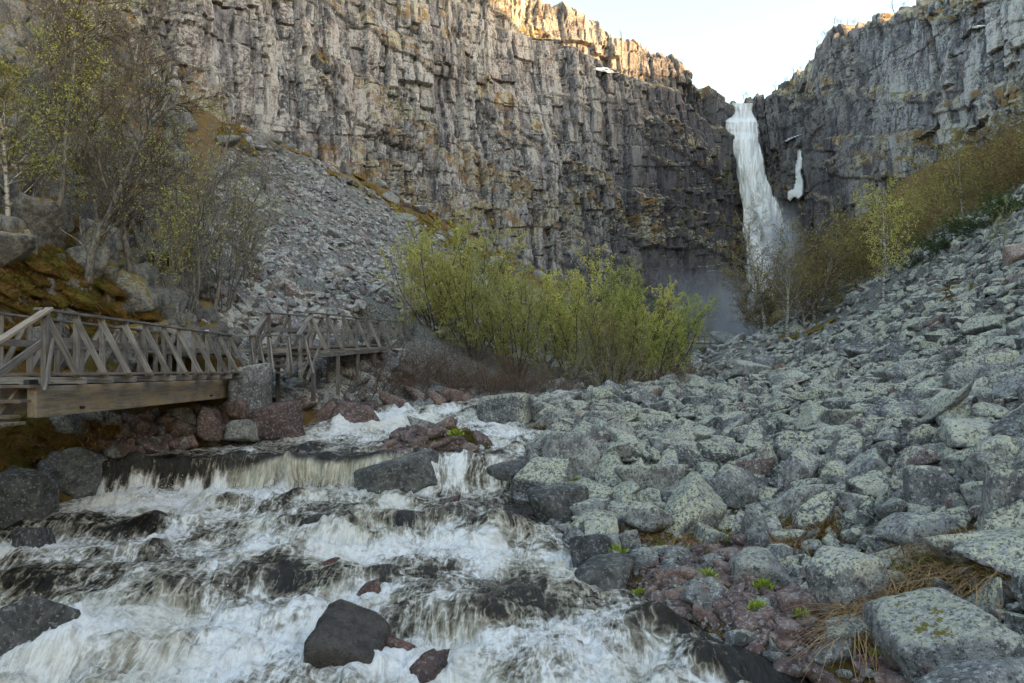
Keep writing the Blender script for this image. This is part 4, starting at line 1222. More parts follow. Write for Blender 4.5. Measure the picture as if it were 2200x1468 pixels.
# bright leafy plants between the cobbles
_m = Mt('herb_leaf', .55, .3); M_HERB = _m.set(_m.mix(_m.attr('rnd'), (.14, .21, .02), (.40, .50, .08)))
def herb(px, py, wpx, label, seed, dz=.0):
    p = ground_hit(px, py); w = wpx / F * p[1] * .5
    rs = np.random.RandomState(seed); n = 150
    d = rs.normal(size=(n, 3)); d[:, 2] = np.abs(d[:, 2]) * .9 + .25; d /= np.linalg.norm(d, axis=1, keepdims=True)
    c = d * (w * rs.uniform(.25, .85, (n, 1))) * np.array([1, 1, .8])
    b = np.cross(d, rs.normal(size=(n, 3))); b /= np.linalg.norm(b, axis=1, keepdims=True)
    s = w * rs.uniform(.28, .5, (n, 1)); nn = np.cross(d, b)
    V = np.stack([c, c + d * s * .45 + b * s * .24 + nn * s * .08, c + d * s, c + d * s * .45 - b * s * .24 + nn * s * .08], 1).reshape(-1, 3)
    Fq = (np.arange(n) * 4)[:, None] + np.arange(4)[None]
    o = link('leafy_plant', mesh_np('leafy_plant', V, Fq, False, {'rnd': np.repeat(rs.uniform(0, 1, n), 4)}), M_HERB, loc=tuple(p + np.array([0, 0, dz])))
    tag(o, label, 'plant', 'bright green plants between the cobbles')
for i, (px, py, wd, lab) in enumerate([(1376, 1288, 34, 'bright green plant at the waterline below the grass-tufted boulder'), (1322, 1205, 58, 'green tuft growing over the broad dark waterline boulder'), (1520, 1255, 46, 'green plant among the red cobbles above the flat-topped stone'),
        (1640, 1278, 50, 'upper of two bright green plants in the middle of the cobble bar'), (1628, 1325, 56, 'lower and larger of two bright green plants on the cobble bar'), (1720, 1340, 44, 'dark green plant on the red-grey cobble by the big pale block'),
        (1935, 1392, 62, 'green plant in the dry straw left of the massive mossy boulder'), (1880, 1425, 40, 'small yellowish plant at the waterline beside the massive boulder'), (978, 945, 40, 'round green cushion plant on the red stone island'),
        (940, 968, 30, 'small green cushion low on the red stone island'), (1240, 1045, 30, 'yellow-green moss tuft beside the tall pale angular boulder'), (1170, 1050, 26, 'little moss tuft above the side channel'), (1430, 1125, 60, 'leafy green tuft in the grass strip under the scree'), (1955, 1335, 56, 'fresh green plant between straw and the big pale block')]):
    herb(px, py, wd, lab, 60 + i, .06)
# ------------------------------------------------------------------ waterfall, snow, spray
bpy.context.view_layer.update()
DG = bpy.context.evaluated_depsgraph_get()
def hit(px, py, names=('cliff_left', 'cliff_right', 'ground')):
    d = Vector(((px - CX) / F, 1, (HY - py) / F)).normalized()
    o = Vector((0, 0, 0)); 
    for _ in range(12):
        h = SC.ray_cast(DG, o, d)
        if not h[0]: return None, None
        if h[4].name in names or (h[4].parent is not None and h[4].parent.name in names): return np.array(h[1]), np.array(h[2])
        o = h[1] + d * .05
    return None, None

def build_fall():
    py = np.linspace(222, 665, 330)
    prof = np.array([(222, 1577, 1614), (238, 1580, 1610), (252, 1572, 1617), (262, 1557, 1626), (278, 1557, 1627), (288, 1563, 1627), (296, 1572, 1626), (315, 1574, 1632),
                     (345, 1581, 1638), (385, 1588, 1643), (420, 1592, 1660), (450, 1595, 1680), (480, 1598, 1694), (520, 1601, 1706), (560, 1603, 1714), (610, 1604, 1718), (665, 1600, 1718)])
    Yd = np.interp(py, [222, 255, 262, 285, 300, 360, 665], [212.5, 211.5, 209.5, 208.5, 206.5, 204, 200])
    l = np.interp(py, prof[:, 0], prof[:, 1]) - 5; r = np.interp(py, prof[:, 0], prof[:, 2]) + 8
    c = np.linspace(0, 1, 110)
    PY, Cc = np.meshgrid(py, c, indexing='ij')
    rag = 7 * (fbm2(PY * .035, np.zeros_like(PY), 4, 201) - .5)
    PX = l[:, None] + rag + (r - l)[:, None] * Cc
    PX = PX + (fbm2(PX * .09, PY * .02, 3, 203) - .5) * 8
    Yg = np.broadcast_to(Yd[:, None], PX.shape) + 3.6 * (2 * Cc - 1) ** 2 - 1.2
    Yg = Yg - 1.5 * (fbm2(PX * .11, PY * .012, 4, 205) - .5) - 1.1 * (fbm2(PX * .3, PY * .05, 3, 206) - .5)
    X = (PX - CX) / F * Yg; Z = (HY - PY) / F * Yg
    edge = np.minimum(Cc, 1 - Cc) * 2
    right = (Cc > .5) * sstep(400, 470, PY)
    a = np.clip(edge / (.30 + .55 * right), 0, 1) * sstep(672, 560, PY)
    V = np.stack([X, Yg, Z], -1).reshape(-1, 3)
    me = mesh_np('waterfall', V, grid_faces(len(py), len(c)), True, {'edge': a.ravel()})
    m = Mt('falling_water', .6, .2)
    p = m.pos()
    s1 = m.noise(m.vec(p, (1.1, .3, .13)), 1.0, 5, .62, .6)
    s2 = m.noise(m.vec(p, (3.2, .6, .5)), 1.0, 5, .65)
    s = m.add(m.mul(s1, .6), m.mul(s2, .4))
    col = m.ramp(s, [(.30, (.60, .62, .65)), (.42, (.84, .85, .87)), (.52, (.95, .955, .96))])
    m.set(col, .7, m.bump(s, .35, .5))
    tr = m.n('ShaderNodeBsdfTransparent'); mx = m.n('ShaderNodeMixShader')
    e = m.attr('edge')
    al = m.rng(m.add(m.mul(e, 1.25), m.mul(m.math('SUBTRACT', s, .5), 2.4)), .18, .62)
    m.put(mx.inputs[0], al); m.put(mx.inputs[1], tr.outputs[0]); m.put(mx.inputs[2], m.b.outputs[0]); m.put(m.out.inputs[0], mx.outputs[0])
    root = tag(link('waterfall', me, m.m), kind='structure')
    # billows of spray blown off the lower fall
    def veil(x0, x1, ya, yb, Y0, sd):
        py = np.linspace(ya, yb, 110); c = np.linspace(0, 1, 60)
        PY, Cc = np.meshgrid(py, c, indexing='ij'); v = (PY - ya) / (yb - ya)
        PX = x0 + (x1 - x0) * Cc * (.35 + .65 * sstep(0, .7, v)) + v * 6
        Yg = Y0 + 2.5 * (2 * Cc - 1) ** 2 - 4.5 * (fbm2(PX * .06, PY * .05, 4, sd, .6) - .5) - 3 * v
        V = np.stack([(PX - CX) / F * Yg, Yg, (HY - PY) / F * Yg], -1).reshape(-1, 3)
        e = np.minimum(np.minimum(Cc * 2.4, (1 - Cc) * 1.6), np.minimum(v * 4, (1 - v) * 2.2)).clip(0, 1) * .62
        link('spray_veil', mesh_np('spray_veil', V, grid_faces(110, 60), True, {'edge': e.ravel()}), mv.m, root)
    mv = Mt('spray_veil', .8, .1); p = mv.pos()
    n = mv.noise(mv.vec(p, (1, .6, .55)), .55, 5, .62, .5)
    mv.set((.95, .955, .965), .9)
    tr = mv.n('ShaderNodeBsdfTransparent'); mx = mv.n('ShaderNodeMixShader')
    mv.put(mx.inputs[0], mv.rng(mv.add(mv.attr('edge'), mv.mul(mv.math('SUBTRACT', n, .5), 1.4)), .06, .62)); mv.put(mx.inputs[1], tr.outputs[0]); mv.put(mx.inputs[2], mv.b.outputs[0]); mv.put(mv.out.inputs[0], mx.outputs[0])
    veil(1606, 1712, 385, 640, 201, 211); veil(1590, 1705, 460, 700, 197, 212); veil(1620, 1728, 440, 650, 199, 213)
build_fall()

def mist(name, c, rad, dens, seed):
    bm = bmesh.new(); bmesh.ops.create_icosphere(bm, subdivisions=3, radius=1)
    me = bpy.data.meshes.new(name); bm.to_mesh(me); bm.free()
    m = bpy.data.materials.new(name); m.use_nodes = True; t = m.node_tree; t.nodes.clear()
    out = t.nodes.new('ShaderNodeOutputMaterial'); pv = t.nodes.new('ShaderNodeVolumePrincipled')
    pv.inputs['Color'].default_value = (.92, .94, 1, 1); pv.inputs['Anisotropy'].default_value = .2
    tc = t.nodes.new('ShaderNodeTexCoord'); ln = t.nodes.new('ShaderNodeVectorMath'); ln.operation = 'LENGTH'
    t.links.new(tc.outputs['Object'], ln.inputs[0])
    mr = t.nodes.new('ShaderNodeMapRange'); mr.interpolation_type = 'SMOOTHSTEP'
    for i, v in enumerate((1.0, .15, 0, 1)): mr.inputs[1 + i].default_value = v
    t.links.new(ln.outputs['Value'], mr.inputs[0])
    nz = t.nodes.new('ShaderNodeTexNoise'); nz.inputs['Scale'].default_value = 2.2; nz.inputs['Detail'].default_value = 3
    t.links.new(tc.outputs['Object'], nz.inputs['Vector'])
    m2 = t.nodes.new('ShaderNodeMapRange')
    for i, v in enumerate((.35, .7, .25, 1.5)): m2.inputs[1 + i].default_value = v
    t.links.new(nz.outputs['Fac'], m2.inputs[0])
    mu = t.nodes.new('ShaderNodeMath'); mu.operation = 'MULTIPLY'; t.links.new(mr.outputs[0], mu.inputs[0]); t.links.new(m2.outputs[0], mu.inputs[1])
    mu2 = t.nodes.new('ShaderNodeMath'); mu2.operation = 'MULTIPLY'; t.links.new(mu.outputs[0], mu2.inputs[0]); mu2.inputs[1].default_value = dens
    t.links.new(mu2.outputs[0], pv.inputs['Density']); t.links.new(pv.outputs[0], out.inputs['Volume'])
    o = link(name, me, m, loc=tuple(c), scale=rad)
    return tag(o, kind='stuff')
mist('mist', P(1600, 705, 188), (15, 16, 15), .17, 1)
mist('mist', P(1678, 560, 196), (8, 8, 17), .40, 3)
mist('mist', P(1490, 660, 178), (17, 22, 15), .028, 2)

def snow(poly, label, thick=.5, names=('cliff_left', 'cliff_right')):
    "a patch of old snow or ice lying on the rock inside a pixel outline"
    poly = np.array(poly, float)
    x0, y0 = poly.min(0); x1, y1 = poly.max(0)
    nx = max(6, int((x1 - x0) / 2.0)); ny = max(6, int((y1 - y0) / 2.0))
    gx, gy = np.meshgrid(np.linspace(x0, x1, nx), np.linspace(y0, y1, ny), indexing='ij')
    ins = np.zeros(gx.shape, bool); q = poly
    for (ax, ay), (bx, by) in zip(q, np.roll(q, -1, 0)):
        c = ((ay > gy) != (by > gy)) & (gx < (bx - ax) * (gy - ay) / (by - ay + 1e-9) + ax)
        ins ^= c
    pts = np.zeros(gx.shape + (3,)); good = np.zeros(gx.shape, bool)
    dep = np.full(gx.shape, np.nan)
    for i in range(nx):
        for j in range(ny):
            if ins[i, j]:
                h, _ = hit(gx[i, j], gy[i, j], names)
                if h is not None: dep[i, j] = h[1]; good[i, j] = True
    if good.sum() < 8: print('snow failed', label); return
    md = np.nanmedian(dep)
    dep = np.where(good, np.clip(dep, md - 6, md + 6), md)
    for _ in range(3):
        pd = np.pad(dep, 1, mode='edge'); dep = (pd[1:-1, 1:-1] * 2 + pd[:-2, 1:-1] + pd[2:, 1:-1] + pd[1:-1, :-2] + pd[1:-1, 2:]) / 6
    # distance inside the outline
    ins2 = good.copy(); dist = good.astype(float)
    for _ in range(4):
        pd = np.pad(ins2, 1); ins2 = pd[1:-1, 1:-1] & pd[:-2, 1:-1] & pd[2:, 1:-1] & pd[1:-1, :-2] & pd[1:-1, 2:]; dist += ins2
    front = dep - 1.0 - thick * np.minimum(dist / 3, 1) - .3 * noise2(gx * .25, gy * .25, 88)
    A = np.stack([(gx - CX) / F * front, front, (HY - gy) / F * front], -1).reshape(-1, 3)
    bk = dep + .8
    Bk = np.stack([(gx - CX) / F * bk, bk, (HY - gy) / F * bk], -1).reshape(-1, 3)
    Fc = grid_faces(nx, ny); keep = good.ravel()[Fc].all(1); Fc = Fc[keep]
    if not len(Fc): print('snow none', label); return
    # rim joins front and back
    ed = np.concatenate([Fc[:, [0, 1]], Fc[:, [1, 2]], Fc[:, [2, 3]], Fc[:, [3, 0]]])
    key = {}
    for a, b in ed: key[(min(a, b), max(a, b))] = key.get((min(a, b), max(a, b)), 0) + 1
    rim = np.array([k for k, c in key.items() if c == 1])
    N = nx * ny
    rf = np.stack([rim[:, 0], rim[:, 1], rim[:, 1] + N, rim[:, 0] + N], 1)
    VV = np.concatenate([A, Bk]); FF = np.concatenate([Fc, rf, Fc[:, ::-1] + N])
    used = np.unique(FF); mp = np.full(len(VV), -1); mp[used] = np.arange(len(used))
    o = link('snow_patch', mesh_np('snow_patch', VV[used], mp[FF], True), M_SNOW)
    tag(o, label, 'snow')
_m = Mt('old_snow', .6, .3); _p = _m.pos()
M_SNOW = _m.set(_m.mix(_m.noise(_p, .8, 5, .6), (.70, .73, .77), (.88, .89, .90)), .6, _m.bump(_m.noise(_p, 2, 5, .6), .5, .3))
snow([(1270, 148), (1285, 144), (1300, 143), (1322, 149), (1340, 158), (1322, 159), (1296, 156), (1278, 152)], 'white snow patch on the terrace under the sunlit left rim')
snow([(1684, 303), (1694, 296), (1712, 290), (1727, 284), (1728, 289), (1712, 295), (1698, 301), (1688, 306)], 'thin slanting snow streak on the dark wall right of the fall')
snow([(1713, 322), (1721, 320), (1725, 345), (1723, 372), (1730, 392), (1728, 420), (1716, 432), (1708, 424), (1698, 434), (1690, 426), (1692, 410), (1704, 405), (1709, 385), (1707, 360), (1712, 340)], 'tall hanging ice column on the dark wall right of the fall', thick=.9)
snow([(2084, 60), (2098, 54), (2112, 52), (2122, 55), (2108, 60), (2092, 63)], 'small snow patch high on the right cliff')
# ------------------------------------------------------------------ timber bridge, stairs and boardwalk
def mat_wood(name, c0, c1, warm=None):
    m = Mt(name, .8, .25)
    p = m.objpos(); r = m.rnd()
    off = m.n('ShaderNodeCombineXYZ'); m.put(off.inputs[0], m.mul(r, 37.0)); m.put(off.inputs[1], m.mul(r, 91.0))
    ad = m.n('ShaderNodeVectorMath', operation='ADD'); m.put(ad.inputs[0], p); m.put(ad.inputs[1], off.outputs[0])
    v = ad.outputs[0]
    g = m.noise(m.vec(v, (1.5, 28, 28)), 1.0, 5, .65)
    b = m.noise(v, 2.2, 4, .6)
    f = m.add(m.mul(g, .65), m.mul(b, .35))
    col = m.mix(m.rng(f, .35, .65), c0, c1)
    if warm: 
        col = m.mix(m.rng(m.noise(m.vec(v, (.8, 3, 6)), 1.0, 4, .6), .45, .62, 0, .8), col, warm)
    col = m.mix(1.0, col, m.ramp(r, [(0, (.75, .75, .76)), (1, (1.25, 1.22, 1.18))]), 'MULTIPLY')
    kn = m.rng(m.voro(m.vec(v, (3, 14, 14)), 1.0), .12, .05, 0, .8)
    col = m.mix(kn, col, [c * .35 for c in c0])
    m.set(col, m.rng(g, .3, .7, .65, .9), m.bump(g, .5, .01))
    return m.m
M_WOOD = mat_wood('weathered_timber', (.095, .088, .084), (.29, .268, .25))
M_DECK = mat_wood('deck_timber', (.095, .07, .052), (.22, .175, .135))
M_BEAM = mat_wood('glued_beam', (.20, .165, .125), (.44, .37, .29), warm=(.50, .35, .20))
M_PALE = mat_wood('pale_rail', (.15, .12, .095), (.33, .28, .23))
_cm = Mt('dark_steel', .5, .5); M_STEEL = _cm.set((.06, .06, .065)); _cm.b.inputs['Metallic'].default_value = .8

def bar(name, a, b, w, h, mat, parent, roll=0.):
    "a sawn board from a to b, w across, h high, edges eased"
    a = Vector(a); b = Vector(b); L = (b - a).length
    bm = bmesh.new(); bmesh.ops.create_cube(bm, size=1)
    bmesh.ops.scale(bm, vec=(L, w, h), verts=bm.verts)
    bmesh.ops.bevel(bm, geom=list(bm.edges), offset=min(w, h) * .08, segments=1, affect='EDGES')
    me = bpy.data.meshes.new(name); bm.to_mesh(me); bm.free(); me.shade_flat()
    o = link(name, me, mat)
    d = (b - a).normalized()
    up = Vector((0, 0, 1)) if abs(d.z) < .98 else Vector((0, 1, 0))
    y = up.cross(d).normalized(); z = d.cross(y)
    Mx = Matrix((d, y, z)).transposed().to_4x4()
    if roll: Mx = Mx @ Matrix.Rotation(roll, 4, 'X')
    Mx.translation = (a + b) / 2
    o.matrix_world = Mx
    if parent is not None: o.parent = parent
    return o

def lerp(a, b, t): return tuple(a[i] + (b[i] - a[i]) * t for i in range(3))
_jr = random.Random(77)
def jig(s): return _jr.uniform(-s, s)

def railed_deck(t, ra, rb, width, n, H=1.08, out=.55, lapse=0., outer_left=True, plank=.145, left_shift=0.):
    "deck between points on its right edge; right and left rails on posts with outward braces"
    ra = Vector(ra); rb = Vector(rb); d = (rb - ra); L = d.length; d2 = Vector((d.x, d.y, 0)).normalized()
    lat = Vector((-d2.y, d2.x, 0))            # towards the left edge
    if lat.x > 0: lat = -lat
    sl = d.z / L
    k = int(L / plank)
    for i in range(k):
        c = ra + d * ((i + .5) / k)
        bar('plank', c - lat * .02 + Vector((0, 0, jig(.004))), c + lat * (width + .02 + jig(.02)), plank * .92, .045, M_DECK, t)
    for s in (0, 1):
        off = lat * (width * s)
        for i in range(n):
            c = ra + d * (i / (n - 1)) + off
            c = c + Vector((jig(.01), 0, 0))
            sgn = -1 if s == 0 else 1
            bar('post', c + Vector((0, 0, -.16)), c + Vector((jig(.015), jig(.015), H - .02)), .095, .075, M_WOOD, t)
            foot = c + lat * (out * sgn) + Vector((0, .02, -.05))
            if s == 0 or outer_left:
                bar('brace', c + lat * (.03 * sgn) + Vector((0, -.07, H * .90)), foot + Vector((0, -.07, 0)), .045, .105, M_WOOD, t)
        a = ra + off + Vector((0, 0, H)) - d2 * .25; b = rb + off + Vector((0, 0, H)) + d2 * .1
        bar('handrail', a, b, .145, .045, M_WOOD, t)
        sg = -1 if s == 0 else 1
        bar('mid_rail', ra + off + lat * (-.06 * sg) + Vector((0, 0, H * .53)), rb + off + lat * (-.06 * sg) + Vector((0, 0, H * .53)), .045, .125, M_WOOD, t)
    for i in range(n):
        c = ra + d * (i / (n - 1)) + Vector((0, 0, -.105))
        bar('joist', c - lat * (out + .08), c + lat * (width + (out + .08 if outer_left else .1)), .12, .11, M_WOOD, t)

bridge = empty('footbridge', (-8.5, 16.5, -.7), label='weathered timber footbridge with braced railings over the rocky bank at left', cat='bridge')
def unpar(t):  # parts are laid out in world coordinates, then kept in place under the thing
    bpy.context.view_layer.update()
    inv = t.matrix_world.inverted()
    for c in t.children:
        mw = c.matrix_world.copy() if c.parent is None else c.matrix_local.copy()
        c.matrix_parent_inverse = inv
railed_deck(bridge, (-7.80, 12.4, -.075), (-8.15, 21.4, -.075), 1.35, 11)
bar('edge_board', (-7.30, 12.2, -.068), (-7.66, 21.2, -.068), .20, .04, M_DECK, bridge)
bar('beam', (-7.86, 12.1, -.53), (-8.12, 20.9, -.53), .16, .52, M_BEAM, bridge)
bar('beam', (-9.05, 12.1, -.53), (-9.30, 20.9, -.53), .16, .52, M_BEAM, bridge)
bar('bearer', (-7.95, 12.1, -.215), (-8.21, 20.9, -.215), .10, .11, M_STEEL, bridge)
bar('bearer', (-8.95, 12.1, -.215), (-9.20, 20.9, -.215), .10, .11, M_STEEL, bridge)
for yy in (13.4, 19.6):
    bar('bolt', (-7.79 - .03 * (yy - 12), yy, -.68), (-7.70 - .03 * (yy - 12), yy, -.68), .05, .05, M_STEEL, bridge)
# landing where the bridge turns towards the steps
for i in range(14):
    y0 = 21.45 + i * .145
    bar('plank', (-6.30, y0, -.075), (-9.35, y0, -.075 + jig(.004)), .132, .045, M_DECK, bridge)
for (x, y) in ((-7.6, 21.55), (-7.05, 21.5), (-6.5, 21.5)):
    bar('post', (x, y, -.2), (x, y, 1.0), .095, .075, M_WOOD, bridge)
    bar('brace', (x + .02, y - .06, .92), (x + .28, y - .5, -.1), .045, .105, M_WOOD, bridge)
bar('handrail', (-8.2, 21.45, 1.0), (-6.45, 21.45, 1.0), .145, .045, M_WOOD, bridge)
bar('mid_rail', (-8.2, 21.5, .55), (-6.45, 21.5, .55), .045, .125, M_WOOD, bridge)
bar('marker', (-8.62, 20.9, 1.03), (-8.62, 20.9, 1.13), .10, .02, M_SNOW, bridge)
unpar(bridge)

stair = empty('staircase', (-8.4, 11.3, -1.5), label='short flight of grey timber steps leading off the near bridge end', cat='stairs')
for i, (z, y) in enumerate(((-.27, 12.0), (-.50, 11.75), (-.73, 11.5))):
    bar('step', (-7.72, y, z), (-9.4, y, z), .27, .05, M_DECK, stair)
bar('stringer', (-8.05, 12.2, -.3), (-8.05, 11.1, -1.25), .06, .2, M_DECK, stair)
bar('stringer', (-9.3, 12.2, -.25), (-9.3, 11.1, -1.2), .06, .24, M_WOOD, stair)
for i in range(9):
    bar('plank', (-7.5, 11.35 - i * .145, -.82), (-9.6, 11.35 - i * .145, -.82), .13, .045, M_DECK, stair)
for x in (-7.68, -9.3):
    bar('handrail', (x, 12.28, 1.02), (x, 10.75, .28), .145, .045, M_PALE, stair)
    bar('post', (x, 11.0, -.9), (x, 11.0, .38), .095, .075, M_WOOD, stair)
    bar('post', (x, 12.15, -.3), (x, 12.15, .95), .095, .075, M_WOOD, stair)
    bar('mid_rail', (x - .05, 12.28, .5), (x - .05, 10.75, -.25), .045, .12, M_WOOD, stair)
    bar('brace', (x + .05, 12.3, .5), (x + .35, 11.6, -.35), .045, .10, M_WOOD, stair)
unpar(stair)

walk = empty('boardwalk', (-6.6, 28, 0), label='raised timber boardwalk with braced rails running along the talus to the green thicket', cat='boardwalk')
railed_deck(walk, (-6.15, 22.6, .66), (-5.35, 36.6, 1.28), 1.3, 9, out=.5)
bar('beam', (-6.2, 22.5, .46), (-5.4, 36.6, 1.08), .14, .22, M_WOOD, walk)
bar('beam', (-7.3, 22.5, .46), (-6.5, 36.6, 1.08), .14, .22, M_WOOD, walk)
for i in range(6):
    y = 23 + i * 2.6; z = .5 + (y - 22.6) * .0443
    for x in (-6.2 + (y - 22.6) * .057, -7.3 + (y - 22.6) * .057):
        bar('support_post', (x, y, z - .15), (x, y, z - 1.5), .12, .12, M_WOOD, walk)
for i in range(4):
    f = (i + .5) / 4
    bar('step', (-6.1, 21.55 + f * 1.05, -.07 + .18 * (i + 1)), (-7.5, 21.55 + f * 1.05, -.07 + .18 * (i + 1)), .28, .05, M_DECK, walk)
for x in (-6.15, -7.5):
    bar('stringer', (x, 21.4, -.15), (x, 22.7, .6), .06, .22, M_WOOD, walk)
    bar('handrail', (x, 21.3, 1.0), (x, 22.7, 1.74), .145, .045, M_WOOD, walk)
    bar('mid_rail', (x, 21.3, .5), (x, 22.7, 1.22), .045, .12, M_WOOD, walk)
    bar('post', (x, 21.5, -.3), (x, 21.5, 1.05), .095, .075, M_WOOD, walk)
    bar('brace', (x + .1, 21.6, .9), (x + .45, 21.2, -.1), .045, .1, M_WOOD, walk)
    bar('brace', (x + .05, 22.0, -.3), (x + .3, 22.75, .9), .045, .1, M_WOOD, walk)
unpar(walk)

# lookout rail and yellow notice by the far rapids
look = empty('lookout_platform', tuple(P(1508, 738, 84)), label='small timber lookout railing by the far rapids beneath the mist', cat='platform')
def L3(px, py, Y=84): return tuple(P(px, py, Y))
bar('deck', L3(1470, 738), L3(1528, 738), 2.0, .15, M_DECK, look)
for px in (1475, 1488, 1501, 1514, 1526): bar('post', L3(px, 742), L3(px, 711), .14, .14, M_WOOD, look)
for py in (712, 723): bar('handrail', L3(1472, py), L3(1529, py), .12, .16, M_WOOD, look)
unpar(look)
sign = empty('notice_sign', tuple(P(1538, 738, 80)), label='small yellow notice on a post beside the far lookout railing', cat='sign')
bar('post', L3(1538, 740, 80), L3(1538, 716, 80), .09, .09, M_WOOD, sign)
_y = Mt('yellow_paint', .6); M_YEL = _y.set((.62, .42, .06))
bar('board', L3(1538, 728, 79.9), L3(1538, 716.5, 79.9), .40, .05, M_YEL, sign)
unpar(sign)
# ------------------------------------------------------------------ trees and shrubs
def perp(d):
    a = Vector((0, 0, 1)) if abs(d.z) < .9 else Vector((1, 0, 0))
    u = d.cross(a).normalized(); return u, d.cross(u).normalized()

class Tree:
    def __init__(s, seed): s.rg = random.Random(seed); s.seg = []; s.leaf = []; s.stem = 0
    def branch(s, p, d, L, r, lev, spec):
        sp = spec[lev]; rg = s.rg
        n = sp['n']; st = L / n
        pts = [p.copy()]; dirs = [d.copy()]; rad = [r]
        for i in range(n):
            wv = Vector((rg.gauss(0, 1), rg.gauss(0, 1), rg.gauss(0, 1))) * sp['wig']
            d = (d + wv + Vector((0, 0, sp.get('up', 0)))).normalized()
            q = p + d * st
            r2 = r * (1 - (i + 1) / n * (1 - sp.get('tip', .35)))
            s.seg.append((p.x, p.y, p.z, q.x, q.y, q.z, rad[-1], r2, lev, s.stem))
            p = q; pts.append(p.copy()); dirs.append(d.copy()); rad.append(r2)
        if lev + 1 < len(spec):
            c = spec[lev + 1]
            m = c['count']; m = rg.randint(int(m * .75), int(m * 1.25 + .99))
            for k in range(m):
                t = c['from'] + (1 - c['from']) * ((k + rg.random()) / m)
                x = t * n; i = min(int(x), n - 1); f = x - i
                b = pts[i].lerp(pts[i + 1], f); dd = dirs[i + 1]
                u, v = perp(dd); a = rg.uniform(0, 6.283); an = c['ang'] * rg.uniform(.65, 1.3)
                nd = (dd * math.cos(an) + (u * math.cos(a) + v * math.sin(a)) * math.sin(an)).normalized()
                ll = L * c['len'] * rg.uniform(.6, 1.25) * (1 - c.get('taper', .5) * t)
                rr = min(rad[i] * .75, max(c['r'] * (ll / (L * c['len'] + 1e-6)), c['r'] * .5))
                s.branch(b, nd, ll, rr, lev + 1, spec)
        if sp.get('leaves', 0):
            k = sp['leaves']; k = int(k) + (rg.random() < k - int(k))
            for _ in range(k):
                t = rg.uniform(.15, 1.05); x = min(t, 1) * n; i = min(int(x), n - 1)
                b = pts[i].lerp(pts[i + 1], x - i)
                s.leaf.append((b.x, b.y, b.z, dirs[i + 1].x, dirs[i + 1].y, dirs[i + 1].z))

def tubes(seg, sides):
    A = seg[:, :3]; Bq = seg[:, 3:6]; d = Bq - A
    d = d / (np.linalg.norm(d, axis=1, keepdims=True) + 1e-9)
    a = np.where(np.abs(d[:, 2:3]) < .9, [[0, 0, 1.]], [[1., 0, 0]])
    u = np.cross(d, a); u /= np.linalg.norm(u, axis=1, keepdims=True); v = np.cross(d, u)
    th = np.arange(sides) / sides * 2 * np.pi
    ring = u[:, None, :] * np.cos(th)[None, :, None] + v[:, None, :] * np.sin(th)[None, :, None]
    V = np.concatenate([A[:, None] + ring * seg[:, 6][:, None, None], Bq[:, None] + ring * seg[:, 7][:, None, None]], 1)
    N = len(seg); base = (np.arange(N) * sides * 2)[:, None]
    j = np.arange(sides); jn = (j + 1) % sides
    Fq = np.stack([base + j, base + jn, base + jn + sides, base + j + sides], -1).reshape(-1, 4)
    return V.reshape(-1, 3), Fq

def leaf_quads(lf, size, rs, spread=.35, width=.6):
    n = len(lf); c = lf[:, :3]; d = lf[:, 3:]
    a = d * .6 + rs.normal(size=(n, 3)) * .7 + np.array([0, 0, .25]); a /= np.linalg.norm(a, axis=1, keepdims=True)
    b = np.cross(a, rs.normal(size=(n, 3))); b /= np.linalg.norm(b, axis=1, keepdims=True) + 1e-9
    c = c + rs.normal(size=(n, 3)) * size * spread
    s = size * rs.uniform(.6, 1.3, (n, 1))
    V = np.stack([c, c + a * s * .5 + b * s * width * .5, c + a * s, c + a * s * .5 - b * s * width * .5], 1).reshape(-1, 3)
    Fq = (np.arange(n) * 4)[:, None] + np.arange(4)[None]
    return V, Fq

def finish(t, name, leaf, bark, twig, leafm, thick_lev=1, rs=None, width=.6):
    "two parts: trunk (trunk and limbs) and crown (twigs and leaves)"
    rs = rs or np.random.RandomState(1)
    seg = np.array(t.seg)
    lo = seg[seg[:, 8] <= thick_lev]; hi = seg[seg[:, 8] > thick_lev]
    me_t = []
    for k in np.unique(lo[:, 9]):
        V0, F0 = tubes(lo[lo[:, 9] == k], 6)
        mt_ = mesh_np('trunk', V0, F0, True); mt_.materials.append(bark); me_t.append(mt_)
    Vs, Fs, off, mi = [], [], 0, []
    if len(hi):
        v, f = tubes(hi, 3); Vs.append(v); Fs.append(f); off = len(v); mi.append(np.zeros(len(f)))
    rn = np.zeros(off)
    if len(t.leaf) and leaf:
        v, f = leaf_quads(np.array(t.leaf), leaf, rs, width=width); Vs.append(v); Fs.append(f + off); mi.append(np.ones(len(f)))
        rn = np.concatenate([rn, np.repeat(rs.random_sample(len(f)), 4)])
    me_c = mesh_np(name + '_crown', np.concatenate(Vs), np.concatenate(Fs), False, {'rnd': rn}, np.concatenate(mi))
    me_c.materials.append(twig); me_c.materials.append(leafm)
    return me_t, me_c

